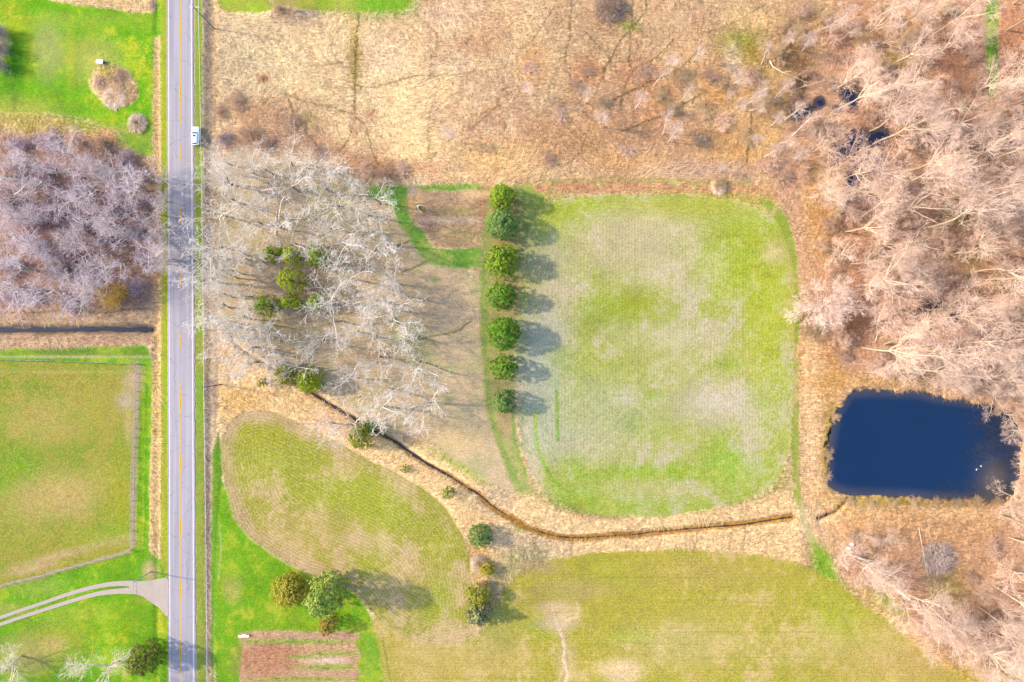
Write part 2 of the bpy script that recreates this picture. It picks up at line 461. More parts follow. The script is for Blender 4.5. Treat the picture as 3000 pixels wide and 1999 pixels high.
# paler flats and redder patches of the meadow
EAST = smooth(1250, 1750, PX)[..., None]
col[:] = col * (1 - .6 * EAST) + np.array(alb(212, 174, 138), np.float32) * .5 * EAST
for b_ in ((720, 180, 130, 150, (219, 203, 170), .7), (1180, 330, 60, 150, (244, 214, 172), .8), (1230, 420, 90, 60, (240, 210, 168), .6), (1120, 160, 90, 60, (232, 200, 175), .6),
           (1350, 40, 60, 40, (240, 205, 180), .7), (760, 340, 90, 50, (196, 152, 120), .7), (860, 365, 90, 50, (172, 140, 120), .6), (760, 425, 110, 40, (165, 128, 115), .6), (930, 440, 70, 40, (182, 146, 122), .6),
           (770, 230, 18, 14, (208, 140, 105), .8), (1430, 70, 80, 60, (205, 165, 130), .5), (1560, 190, 40, 60, (222, 166, 110), .45), (1720, 215, 40, 40, (205, 138, 95), .6), (1930, 290, 60, 60, (214, 150, 104), .6),
           (1870, 220, 70, 40, (200, 140, 105), .6), (1800, 330, 110, 60, (205, 160, 130), .5), (2110, 250, 60, 60, (222, 160, 85), .6), (2080, 180, 120, 70, (212, 172, 134), .6), (1960, 400, 150, 60, (206, 162, 132), .5),
           (1650, 410, 120, 60, (210, 160, 115), .5), (2150, 430, 100, 60, (220, 170, 100), .5), (1820, 470, 90, 30, (222, 175, 120), .6), (1420, 470, 140, 50, (236, 196, 140), .6), (1330, 300, 60, 80, (222, 188, 150), .5),
           (2170, 120, 60, 45, (148, 150, 52), .85), (2200, 165, 40, 30, (160, 140, 55), .7), (2240, 230, 40, 60, (150, 130, 60), .5), (2150, 190, 25, 60, (222, 200, 180), .7), (2210, 60, 80, 30, (222, 190, 140), .6),
           (2330, 190, 40, 70, (150, 110, 60), .6), (2360, 250, 35, 60, (110, 80, 55), .7), (2330, 320, 45, 40, (120, 90, 80), .7), (2260, 330, 60, 90, (218, 178, 128), .6), (2270, 430, 50, 60, (220, 184, 134), .6),
           (620, 60, 12, 80, (235, 195, 140), .7), (870, 45, 70, 24, (180, 160, 150), .8), (1300, 480, 60, 30, (210, 180, 160), .5), (1150, 490, 120, 20, (196, 150, 115), .7), (2080, 500, 160, 22, (205, 175, 160), .6)):
    blob(*b_[:4], b_[4], b_[5])
# grass green peeping through near the long trail
for b_ in ((1040, 120, 18, 90, (180, 160, 80), .6), (1045, 190, 20, 60, (170, 150, 80), .5), (1845, 75, 28, 14, (130, 155, 60), .8), (905, 350, 30, 20, (165, 155, 100), .5)):
    blob(*b_[:4], b_[4], b_[5])
# deer trails
TRAIL = (112, 96, 58)
for P_, w_, a_ in (([(1050, 36), (1044, 100), (1043, 180), (1042, 250), (1037, 300), (1042, 343)], 2.6, .85), ([(1042, 343), (1030, 385), (1015, 420), (985, 450)], 2.2, .7), ([(1042, 343), (1070, 365), (1084, 400), (1088, 440), (1105, 480)], 2.2, .7),
                 ([(830, 275), (880, 300), (950, 310), (1000, 325), (1040, 338)], 2.2, .7), ([(840, 280), (855, 330), (900, 395), (930, 430), (928, 480)], 2.4, .7), ([(1045, 250), (1090, 257), (1150, 240), (1230, 222)], 2.2, .7),
                 ([(1080, 270), (1083, 320), (1080, 360)], 1.8, .5), ([(1000, 80), (975, 110), (972, 150), (985, 180)], 1.8, .5), ([(900, 195), (960, 190), (1010, 187)], 1.8, .5), ([(1210, 25), (1250, 70), (1285, 105), (1280, 130), (1260, 170), (1255, 230)], 2.0, .6),
                 ([(1265, 300), (1252, 370), (1255, 430), (1262, 470)], 2.2, .6), ([(1230, 222), (1350, 215), (1480, 200)], 1.8, .5), ([(1460, 310), (1465, 280), (1490, 250)], 2, .6), ([(1466, 310), (1400, 365), (1370, 375)], 2, .6), ([(1466, 310), (1475, 350), (1490, 385)], 2, .5),
                 ([(1262, 470), (1295, 425), (1320, 410)], 2.0, .6), ([(1350, 440), (1420, 445), (1500, 465)], 2, .5), ([(1676, 0), (1672, 60), (1672, 100), (1660, 140), (1655, 190)], 2.2, .75), ([(1852, 0), (1853, 60), (1845, 90), (1820, 115), (1800, 155), (1785, 180), (1770, 210), (1760, 235)], 2.4, .8),
                 ([(1893, 0), (1895, 35), (1870, 62), (1850, 78)], 2.2, .75), ([(1712, 95), (1735, 115), (1755, 135), (1760, 145)], 2, .7), ([(1845, 95), (1846, 150), (1842, 180), (1855, 210)], 2.2, .75), ([(1800, 185), (1845, 177), (1870, 176)], 1.8, .6),
                 ([(1975, 115), (1930, 160), (1900, 180), (1865, 195), (1840, 230), (1825, 270), (1822, 310)], 2.4, .75), ([(2065, 135), (2020, 175), (1980, 205), (1930, 230), (1880, 250), (1830, 275), (1800, 295)], 2.8, .85), ([(2055, 275), (1990, 310), (1955, 335), (1900, 350), (1860, 370), (1815, 390)], 2.8, .8),
                 ([(1760, 235), (1740, 290), (1735, 350), (1715, 400), (1705, 450), (1660, 485)], 2.2, .65), ([(1670, 190), (1672, 240), (1690, 290), (1725, 350)], 2, .5), ([(1992, 230), (1998, 280), (2003, 340)], 2, .55), ([(2198, 335), (2200, 390), (2192, 430), (2188, 480)], 2.6, .8),
                 ([(1540, 140), (1580, 90), (1610, 40), (1630, 0)], 1.8, .5), ([(1500, 190), (1520, 150), (1545, 130)], 1.8, .5), ([(1585, 247), (1640, 245)], 1.8, .5), ([(2050, 95), (2100, 88), (2170, 55), (2240, 15)], 2, .5)):
    line(P_, w_, TRAIL, a_, 1.6, 5)

# --- roadside grove floor
k_floor = klass('grove_floor', 'grey tan leaf litter under the bare roadside grove beside the road', 'woodland floor')
paint([(628, 425), (760, 440), (900, 470), (1010, 500), (1090, 545), (1130, 580), (1210, 720), (1280, 830), (1330, 990), (1400, 1150), (1300, 1240), (1180, 1300), (1060, 1240), (940, 1150), (840, 1090), (720, 1010), (628, 970)],
      (208, 184, 158), 22, 16, k=k_floor, straw=.5, dead=.15, tl=.1, vary=((186, 170, 132), .25))
for b_ in ((1000, 600, 80, 60, (178, 170, 128), .6), (690, 650, 60, 100, (176, 166, 134), .5), (1090, 1040, 80, 50, (186, 160, 135), .6), (900, 880, 120, 60, (178, 152, 134), .5), (1210, 1000, 60, 80, (186, 172, 150), .5), (850, 980, 90, 40, (176, 158, 118), .5)):
    blob(*b_[:4], b_[4], b_[5])
# --- tan, thin lawn east of the grove
k_thin = klass('thin_lawn', 'thin pinkish tan lawn between the bare grove and the row of pines', 'lawn')
paint([(1120, 585), (1160, 640), (1215, 730), (1260, 775), (1310, 795), (1420, 780), (1425, 900), (1428, 1100), (1440, 1220), (1490, 1330), (1520, 1420), (1505, 1455), (1400, 1400), (1290, 1330), (1240, 1290), (1200, 1180), (1180, 1000), (1150, 800)],
      (214, 188, 154), 14, 12, k=k_thin, straw=.3, dead=.25, tl=.04, vary=((176, 172, 128), .55))
for b_ in ((1340, 1290, 80, 50, (226, 196, 146), .7), (1390, 1150, 50, 120, (212, 186, 150), .5), (1275, 820, 10, 14, (130, 160, 70), .8), (1200, 985, 50, 40, (140, 158, 100), .6), (1240, 1040, 40, 40, (150, 160, 105), .5), (1340, 1370, 100, 16, (170, 190, 80), .7, .5), (1300, 900, 80, 90, (206, 178, 154), .5)):
    blob(b_[0], b_[1], b_[2], b_[3], b_[4], b_[5], b_[6] if len(b_) > 6 else 0)
for P_ in ([(1155, 720), (1200, 708), (1246, 690)], [(1175, 800), (1215, 785), (1248, 768)], [(1180, 1010), (1260, 985), (1340, 975), (1380, 940)]):
    line(P_, 3, (112, 116, 66), .75, 2, 4)
# --- curved green band round the garden bed, track beside the pines
k_band = klass('grass_path', 'curved green mown path round the brown garden bed left of the pines', 'path')
paint([(1065, 548), (1200, 540), (1320, 536), (1450, 545), (1440, 562), (1300, 556), (1200, 562), (1198, 620), (1215, 660), (1248, 690), (1262, 725), (1310, 735), (1430, 712), (1428, 775), (1380, 785), (1310, 790), (1255, 775), (1215, 730), (1165, 650), (1140, 600), (1080, 580)],
      (112, 168, 60), 8, 8, k=k_band, straw=.1, dead=.25, tl=.03, vary=((150, 178, 80), .3))
k_bed = klass('garden_bed', 'brown kidney shaped garden bed beside the top two pines', 'garden bed')
paint([(1200, 535), (1222, 555), (1290, 558), (1440, 558), (1440, 600), (1428, 712), (1350, 728), (1290, 732), (1258, 715), (1245, 675), (1205, 640), (1193, 600)], (186, 152, 126), 5, 6, k=k_bed, straw=.55, dead=.3, tl=.1, vary=((204, 172, 130), .35))
for b_ in ((1210, 560, 14, 26, (225, 195, 175), .7), (1215, 600, 24, 24, (222, 180, 120), .8), (1245, 640, 30, 26, (160, 130, 125), .7), (1340, 620, 60, 14, (160, 150, 96), .6), (1340, 645, 90, 8, (206, 190, 170), .6), (1360, 690, 60, 20, (172, 160, 100), .5), (1425, 600, 20, 60, (172, 120, 95), .7), (1410, 570, 50, 12, (232, 196, 150), .7)):
    blob(*b_[:4], b_[4], b_[5])
k_strip = klass('grass_strip', 'dark green grass strip under and beside the row of seven pines', 'grass strip')
paint([(1405, 740), (1430, 545), (1580, 540), (1600, 590), (1560, 640), (1530, 760), (1518, 900), (1508, 1100), (1512, 1250), (1540, 1380), (1570, 1450), (1520, 1462), (1480, 1380), (1440, 1250), (1422, 1200), (1405, 1000)],
      (150, 168, 92), 8, 8, k=k_strip, straw=.1, dead=.3, tl=.04, vary=((176, 172, 108), .45))
blob(1590, 560, 60, 18, (168, 186, 62), .7); blob(1470, 1120, 36, 120, (190, 160, 118), .55); blob(1480, 870, 40, 100, (190, 150, 112), .6); blob(1470, 720, 40, 30, (188, 140, 105), .7); blob(1475, 610, 50, 30, (176, 130, 100), .6); blob(1485, 1240, 26, 40, (186, 150, 115), .7)
line([(1415, 780), (1420, 1000), (1430, 1180), (1470, 1320), (1530, 1440)], 8, (128, 158, 70), .6, 4, 4)
line([(1500, 1200), (1508, 1300), (1545, 1400)], 5, (116, 160, 50), .7, 3, 3)

# --- band of dry weeds along the top edge of the main field
k_bank = klass('weed_bank', 'pinkish strip of dry weeds along the north edge of the square field', 'verge')
paint([(1570, 535), (1700, 518), (1900, 522), (2100, 530), (2250, 545), (2300, 600), (2200, 582), (2000, 566), (1800, 568), (1620, 570), (1560, 560)], (206, 156, 122), 6, 6, k=k_bank, straw=.8, tl=.2, vary=((184, 168, 110), .4))
line([(1590, 532), (1750, 528), (2000, 532), (2200, 540)], 7, (178, 166, 112), .7, 4, 4)
# --- main field
GREEN2 = (166, 186, 40)
k_main = klass('crop_field', 'large square stubble field sprouting green, right of the pine row', 'field')
MAIN = [(1556, 660), (1588, 606), (1660, 578), (1800, 570), (2000, 572), (2140, 585), (2230, 610), (2295, 660), (2320, 750), (2326, 900), (2326, 1150), (2322, 1280), (2300, 1380), (2240, 1445), (2130, 1485), (1990, 1508), (1860, 1518), (1730, 1512), (1630, 1470), (1560, 1400), (1528, 1290), (1510, 1150), (1514, 1000), (1526, 860), (1538, 740)]
EDGE_W[0] = 78
paint(MAIN, (176, 186, 92), 6, 8, k=k_main, straw=.1, dead=.5, rows=.055, tl=.05, vary=((194, 184, 152), .2), rowmode='edge')
for b_ in ((1650, 640, 70, 50, GREEN2, .6), (1750, 600, 150, 20, GREEN2, .6), (1900, 650, 130, 50, (214, 200, 160), .6), (1800, 720, 120, 70, (204, 186, 152), .7), (1950, 760, 130, 110, (206, 192, 160), .6), (1600, 760, 60, 60, (186, 178, 158), .6),
           (2060, 600, 150, 30, GREEN2, .55), (2190, 660, 90, 60, (168, 188, 60), .7), (2150, 780, 110, 100, (166, 188, 42), .7), (2250, 900, 70, 160, (174, 190, 44), .75), (2000, 610, 160, 36, (186, 186, 60), .5), (2220, 1060, 80, 70, (184, 188, 60), .5), (2270, 740, 30, 30, (216, 190, 150), .6), (1860, 890, 110, 40, (158, 170, 30), .75), (1760, 910, 110, 40, (150, 172, 50), .7), (1720, 810, 60, 20, (166, 176, 70), .5),
           (1720, 960, 90, 40, (150, 160, 70), .5), (1620, 870, 60, 90, (198, 182, 158), .6), (1590, 1000, 70, 90, (172, 180, 166), .7), (1585, 1160, 65, 120, (176, 184, 170), .75), (1640, 1280, 90, 60, (178, 188, 162), .6), (1900, 1010, 120, 50, (196, 190, 150), .6), (1850, 1060, 90, 60, (158, 172, 50), .55), (1650, 1060, 50, 50, (148, 170, 70), .5),
           (2100, 1180, 110, 60, (212, 198, 184), .75), (2010, 1050, 140, 70, (190, 188, 120), .5), (1850, 1240, 16, 18, (120, 164, 40), .8), (1850, 1232, 40, 30, (156, 176, 60), .6), (1760, 1200, 140, 80, (182, 188, 156), .55), (1720, 1310, 120, 50, (198, 190, 164), .55), (2140, 1070, 30, 14, (140, 178, 40), .7), (1915, 1155, 20, 14, (140, 178, 40), .7),
           (1850, 1390, 120, 25, (146, 184, 40), .7), (2000, 1385, 60, 22, (140, 184, 36), .7), (2120, 1360, 60, 60, (138, 186, 34), .75), (2200, 1400, 100, 60, (158, 182, 60), .6), (1700, 1450, 120, 40, (140, 182, 40), .6), (1880, 1480, 180, 26, (152, 180, 46), .6), (1680, 1365, 30, 30, (140, 180, 50), .6), (1900, 1430, 150, 24, (196, 188, 130), .5), (2260, 1180, 50, 120, (166, 186, 66), .5)):
    blob(*b_[:4], b_[4], b_[5], dead=(.6 if b_[4][0] > 180 else .25))
line([(1630, 1150), (1633, 1230), (1635, 1290)], 5, (112, 170, 34), .8, 3, 2); line([(1567, 1210), (1570, 1290), (1590, 1360), (1640, 1430)], 6, (124, 178, 34), .7, 3, 3)
for x_, a_, b_ in ((1862, 700, 900), (1967, 715, 885), (2010, 730, 900), (2178, 780, 1060), (1872, 960, 1180), (1960, 950, 1150), (2080, 1000, 1130), (1668, 880, 1020), (1755, 840, 1000), (1710, 1180, 1330)):
    line([(x_, a_), (x_ + 1, (a_ + b_) / 2), (x_, b_)], 2.0, (140, 150, 60), .28, 1.8, 3)
# --- two-track on the east side, running down past the pond
k_track = klass('farm_track', 'green two track farm path down the east side of the square field', 'path')
paint([(2250, 575), (2300, 620), (2335, 720), (2340, 900), (2343, 1150), (2346, 1400), (2352, 1480), (2395, 1590), (2430, 1650), (2455, 1700), (2430, 1692), (2390, 1640), (2350, 1530), (2325, 1470), (2318, 1300), (2328, 1000), (2322, 780), (2280, 650), (2220, 590)], (150, 172, 62), 5, 5, k=k_track, straw=.25, dead=.3, tl=.04, vary=((186, 172, 110), .2))
blob(2410, 1640, 26, 46, (122, 174, 34), .8, -.5); blob(2420, 1670, 30, 40, (122, 172, 34), .7, -.6)
line([(2312, 700), (2318, 900), (2330, 1100), (2335, 1300), (2336, 1420)], 2.4, (198, 160, 120), .6, 1.5, 2); line([(2300, 610), (2345, 740), (2336, 830)], 2.2, (180, 150, 110), .5, 1.5, 2)
# --- tan reeds between track and pond, banks of the creek
k_reed = klass('reed_bank', 'pale straw reed bed between the farm track and the pond', 'reeds')
paint([(2345, 960), (2400, 960), (2460, 1010), (2490, 1100), (2450, 1180), (2430, 1300), (2420, 1420), (2500, 1470), (2760, 1480), (2920, 1500), (2900, 1600), (2600, 1600), (2440, 1560), (2370, 1500), (2352, 1300), (2346, 1100)], (236, 198, 154), 8, 8, k=k_reed, straw=1.1, tl=.3, vary=((206, 162, 112), .2))
for b_ in ((2450, 1060, 30, 80, (194, 150, 100), .7), (2440, 1230, 20, 60, (176, 150, 60), .7), (2425, 1330, 22, 70, (170, 146, 60), .7), (2600, 1465, 130, 16, (172, 150, 64), .8), (2800, 1470, 130, 16, (164, 132, 84), .7), (2370, 1180, 20, 120, (238, 204, 164), .7), (2380, 1330, 26, 60, (240, 204, 172), .6), (2370, 1530, 40, 50, (226, 200, 170), .6)):
    blob(*b_[:4], b_[4], b_[5])
k_creekbank = klass('creek_bank', 'bright straw coloured grass banks on both sides of the creek', 'bank')
paint([(640, 990), (760, 1050), (830, 1120), (900, 1150), (1010, 1215), (1080, 1260), (1180, 1290), (1290, 1345), (1400, 1420), (1490, 1468), (1530, 1440), (1600, 1470), (1660, 1510), (1760, 1525), (1900, 1520), (2100, 1500), (2230, 1470), (2310, 1420), (2350, 1500), (2340, 1580), (2370, 1660), (2250, 1640), (2050, 1612), (1850, 1615), (1680, 1625), (1560, 1660), (1480, 1700), (1420, 1640), (1360, 1560), (1290, 1470), (1200, 1400), (1090, 1345), (960, 1285), (860, 1240), (760, 1200), (690, 1210), (650, 1260), (630, 1200)],
      (242, 208, 164), 8, 10, k=k_creekbank, straw=1.1, dead=.1, tl=.3, vary=((226, 190, 148), .3))
for b_ in ((1560, 1600, 110, 50, (208, 186, 162), .8), (1440, 1470, 60, 40, (206, 186, 164), .7), (1560, 1640, 60, 40, (178, 172, 130), .6), (1500, 1680, 50, 60, (150, 160, 100), .5), (700, 1150, 60, 40, (226, 190, 140), .5), (660, 1060, 40, 60, (206, 176, 146), .6), (700, 1180, 60, 40, (210, 172, 110), .6), (980, 1240, 80, 40, (222, 184, 156), .6), (1520, 1545, 10, 14, (130, 168, 60), .8), (1400, 1620, 40, 50, (218, 178, 110), .6), (2260, 1650, 80, 30, (212, 180, 130), .6)):
    blob(*b_[:4], b_[4], b_[5])
for x_ in (1570, 1675, 1760, 1935, 2037, 2140, 2180): line([(x_ + random.Random(x_).uniform(-8, 8), 1515), (x_ + 8, 1560), (x_ - 4, 1610)], 2.2, (136, 130, 66), .6, 1.6, 3)
# --- fields to the south
k_south = klass('crop_field', 'wide green and tan stubble field across the bottom, south of the creek', 'field')
SOUTH = [(1120, 2190), (1120, 1990), (1105, 1900), (1085, 1830), (1090, 1800), (1250, 1870), (1340, 1850), (1390, 1870), (1450, 1780), (1490, 1700), (1560, 1655), (1660, 1628), (1800, 1614), (2000, 1608), (2200, 1622), (2340, 1645), (2430, 1690), (2520, 1760), (2620, 1840), (2700, 1910), (2860, 2010), (3000, 2080), (3060, 2190)]
paint(SOUTH, (180, 171, 56), 6, 8, k=k_south, straw=.1, dead=.48, rows=.035, tl=.05, vary=((200, 176, 110), .3), rowmode='ew')
for b_ in ((1250, 1930, 110, 90, (198, 172, 104), .7), (1450, 1930, 90, 60, (204, 174, 112), .6), (1700, 1720, 100, 30, (196, 168, 118), .6), (1800, 1680, 140, 40, (170, 172, 40), .6), (2050, 1680, 160, 40, (194, 166, 96), .5), (2150, 1800, 120, 50, (190, 176, 80), .5), (2450, 1800, 80, 80, (168, 184, 40), .6), (2580, 1880, 100, 70, (190, 178, 90), .5), (1600, 1840, 60, 30, (160, 176, 30), .7), (1580, 1660, 60, 20, (182, 152, 116), .7),
           (1850, 1870, 60, 20, (160, 184, 40), .6), (2000, 1890, 150, 60, (206, 188, 130), .55), (2350, 1900, 140, 40, (206, 186, 120), .5), (1450, 1830, 60, 70, (150, 160, 80), .5), (1560, 1760, 70, 40, (170, 160, 80), .5), (2660, 1990, 150, 40, (182, 178, 40), .6), (2800, 2020, 120, 30, (190, 178, 50), .6), (1640, 1800, 50, 30, (212, 182, 140), .7), (1630, 1830, 60, 16, (196, 176, 150), .6), (1820, 1962, 60, 26, (244, 212, 166), 1.0), (1640, 1815, 30, 40, (226, 196, 160), .8), (1830, 1985, 40, 20, (240, 210, 165), .7), (1660, 1940, 26, 60, (220, 192, 150), .55), (1620, 1780, 40, 14, (222, 190, 150), .6), (1690, 1800, 14, 24, (232, 200, 160), .6)):
    blob(*b_[:4], b_[4], b_[5])
line([(1630, 1830), (1648, 1865), (1656, 1900), (1652, 1940), (1664, 1980), (1650, 2010)], 4.6, (244, 216, 186), 1.0, 1.8, 4); line([(1632, 1832), (1620, 1800), (1618, 1770)], 2.2, (236, 206, 170), .8, 1.6, 5); line([(1640, 1845), (1660, 1815), (1690, 1812)], 2.6, (238, 208, 172), .8, 1.6, 5); line([(1652, 1900), (1670, 1925), (1676, 1950)], 2.2, (230, 200, 160), .7, 1.6, 5); line([(1656, 1950), (1640, 1975), (1636, 2000)], 2.4, (234, 204, 164), .7, 1.6, 5); line([(1690, 1765), (1697, 1800), (1680, 1815)], 2.4, (238, 206, 160), .8, 1.6, 3); line([(1680, 1942), (1780, 1944)], 2.5, (222, 184, 130), .7, 1.6, 3); line([(1785, 1940), (1800, 1975), (1805, 2010)], 2.6, (240, 206, 150), .8, 1.6, 3); line([(1830, 1960), (1845, 2005)], 2.6, (240, 206, 150), .7, 1.6, 3)
for y_, a_, b_ in ((1690, 1720, 2050), (1760, 1900, 2260), (1792, 1620, 1850), (1850, 1980, 2480), (1884, 1700, 2050), (1925, 2050, 2520), (1720, 1500, 1680), (1960, 2100, 2500), (1985, 1250, 1560), (1900, 1180, 1400)):
    line([(a_, y_ + 4), ((a_ + b_) / 2, y_), (b_, y_ + 6)], 2.4, (150, 156, 40), .45, 2, 3)
line([(2395, 1690), (2450, 1780), (2510, 1880), (2570, 2000)], 2.2, (140, 164, 40), .6, 1.5, 3)
k_west = klass('crop_field', 'rounded stubble field with curved drill rows between road and creek', 'field')
WEST = [(648, 1370), (644, 1290), (672, 1230), (730, 1200), (800, 1205), (880, 1240), (960, 1280), (1080, 1345), (1180, 1395), (1270, 1450), (1340, 1530), (1375, 1620), (1392, 1720), (1400, 1830), (1390, 1880), (1250, 1900), (1100, 1820), (1060, 1740), (980, 1702), (880, 1668), (790, 1620), (710, 1560), (670, 1480)]
EDGE_W[0] = 1000
paint(WEST, (166, 163, 64), 5, 6, k=k_west, straw=.1, dead=.5, rows=.09, tl=.05, vary=((198, 172, 128), .35), rowmode='edge')
sl, m, sd = mask_poly(WEST, 4, 6)
ring = (m * (1 - smooth(26, 46, sd + 8 * _fx[sl])) * (1 - smooth(900, 1150, PX[sl] + 60 * mid[sl])))[..., None] * .75
col[sl] = col[sl] * (1 - ring) + np.array(alb(198, 168, 134), np.float32) * ring
for b_ in ((800, 1350, 110, 70, (160, 176, 40), .55), (980, 1440, 120, 60, (158, 176, 34), .6), (1130, 1500, 80, 80, (160, 178, 30), .6), (900, 1560, 120, 60, (190, 168, 100), .5), (1100, 1660, 60, 40, (162, 172, 26), .7), (1280, 1600, 60, 50, (166, 176, 30), .5), (1200, 1690, 80, 50, (200, 172, 118), .5), (1290, 1760, 50, 60, (160, 176, 40), .6), (760, 1280, 70, 30, (170, 172, 40), .5), (1050, 1580, 50, 20, (206, 180, 140), .6)):
    blob(*b_[:4], b_[4], b_[5])
# --- bright lawn in the south-west, with vegetable plot
k_swlawn = klass('lawn', 'bright green lawn with three evergreens beside the road, bottom left of centre', 'lawn')
paint([(632, 1420), (650, 1400), (672, 1490), (712, 1565), (792, 1625), (882, 1672), (980, 1706), (1060, 1745), (1090, 1830), (1110, 1900), (1122, 1990), (1125, 2190), (640, 2190), (625, 1900), (622, 1700), (618, 1560)], (118, 178, 26), 6, 8, k=k_swlawn, straw=.05, dead=.12, tl=.02, vary=((164, 182, 50), .25))
for b_ in ((680, 1720, 24, 40, (206, 176, 110), .7), (670, 1640, 26, 50, (150, 184, 40), .6), (860, 1820, 90, 40, (146, 184, 40), .6), (1080, 1930, 24, 70, (150, 180, 70), .5), (720, 1670, 50, 50, (124, 184, 30), .5)):
    blob(*b_[:4], b_[4], b_[5])
k_plot = klass('garden_plot', 'reddish brown vegetable plot with grassy rows at the bottom edge', 'garden plot')
paint([(695, 1846), (860, 1848), (1045, 1850), (1052, 1872), (1035, 1885), (1055, 1905), (1055, 1930), (1040, 1945), (1058, 1975), (1040, 2000), (1040, 2190), (700, 2190), (702, 1980), (712, 1900)], (204, 164, 130), 5, 7, k=k_plot, straw=.6, dead=.35, tl=.1, vary=((190, 150, 120), .2))
for b_ in ((800, 1915, 90, 30, (184, 126, 102), .85), (780, 1955, 80, 30, (184, 128, 104), .85), (900, 1862, 100, 8, (186, 156, 140), .6), (1000, 1862, 40, 8, (176, 140, 120), .6), (900, 1879, 120, 7, (120, 166, 40), .9), (740, 1880, 40, 5, (140, 166, 60), .7), (900, 1926, 60, 5, (130, 166, 50), .8), (980, 1914, 80, 6, (140, 166, 56), .8), (960, 1935, 60, 9, (226, 206, 190), .7), (970, 1955, 90, 7, (130, 168, 46), .9), (960, 1972, 80, 8, (190, 150, 130), .6), (880, 1990, 160, 6, (134, 160, 56), .85)):
    blob(*b_[:4], b_[4], b_[5])
line([(1108, 1850), (1118, 1930), (1132, 2010)], 2.4, (176, 176, 70), .7, 1.5, 2); line([(1118, 1850), (1132, 1930), (1146, 2010)], 2.0, (96, 120, 60), .6, 1.5, 2)
# --- lawn at the top between road and meadow
k_toplawn = klass('lawn', 'olive green mown lawn edge at the top, right of the road', 'lawn')
paint([(632, -190), (632, -20), (645, 20), (670, 38), (780, 38), (810, 20), (850, 20), (880, 28), (1000, 36), (1100, 36), (1180, 30), (1212, 15), (1215, -190)], (172, 178, 70), 4, 4, k=k_toplawn, straw=.05, dead=.15, tl=.03, vary=((146, 186, 48), .4))
for b_ in ((1100, 10, 60, 40, (104, 176, 26), .8), (1180, 10, 40, 30, (112, 176, 30), .7), (950, 14, 20, 26, (110, 174, 30), .7), (835, 20, 30, 30, (190, 160, 120), .7), (1010, 15, 30, 30, (174, 180, 84), .6)):
    blob(*b_[:4], b_[4], b_[5])

# --- right-hand woodland floor
k_wood = klass('woodland_floor', 'brown leafy floor of the bare pink woods on the right', 'woodland floor')
paint([(2300, 560), (2260, 470), (2330, 330), (2400, 190), (2440, 60), (2480, -190), (3200, -190), (3200, 2190), (3060, 2190), (2880, 2010), (2700, 1900), (2560, 1780), (2470, 1690), (2440, 1590), (2560, 1590), (2900, 1590), (2990, 1450), (2990, 1200), (2880, 1165), (2700, 1140), (2520, 1130), (2470, 1090), (2400, 960), (2352, 900), (2345, 760)],
      (208, 170, 146), 20, 20, k=k_wood, straw=.8, tl=.25, vary=((192, 152, 132), .25))
for b_ in ((2400, 640, 50, 140, (208, 166, 108), .7), (2480, 700, 60, 90, (180, 136, 102), .5), (2530, 500, 70, 80, (150, 114, 104), .6), (2620, 800, 90, 70, (168, 130, 114), .5), (2650, 340, 90, 60, (176, 124, 92), .6), (2760, 180, 90, 90, (190, 134, 100), .6), (2640, 180, 60, 50, (170, 150, 76), .6), (2600, 60, 120, 50, (206, 160, 112), .6), (2800, 640, 60, 40, (150, 136, 72), .6), (2850, 740, 60, 50, (150, 134, 78), .6), (2780, 600, 20, 20, (90, 120, 50), .6), (2970, 150, 60, 140, (196, 136, 100), .7),
           (2600, 1560, 160, 50, (222, 184, 146), .6), (2700, 1600, 120, 90, (192, 150, 118), .6), (2780, 1720, 60, 60, (160, 150, 76), .6), (2880, 1640, 60, 80, (206, 164, 128), .5), (2600, 1780, 26, 60, (132, 164, 50), .7, -.7), (2640, 1830, 80, 12, (222, 184, 140), .8, .7), (2560, 1760, 70, 14, (214, 186, 120), .6, .75), (2860, 1560, 80, 40, (196, 152, 118), .5), (2700, 1950, 200, 60, (204, 168, 112), .6), (2880, 1990, 120, 40, (190, 172, 60), .6), (2960, 1840, 60, 120, (186, 142, 118), .6), (2420, 520, 60, 60, (206, 168, 116), .6), (2480, 950, 60, 60, (150, 104, 66), .7), (2560, 1110, 150, 24, (216, 176, 112), .6)):
    blob(b_[0], b_[1], b_[2], b_[3], b_[4], b_[5], b_[6] if len(b_) > 6 else 0)
k_lane = klass('grass_lane', 'straight narrow green grass lane between the woods, top right', 'path')
paint([(2886, -190), (2926, -190), (2926, 40), (2922, 180), (2926, 290), (2890, 290), (2890, 150), (2886, 40)], (112, 160, 52), 5, 6, 1, k=k_lane, straw=.1, dead=.25, tl=.05, vary=((170, 182, 90), .45))

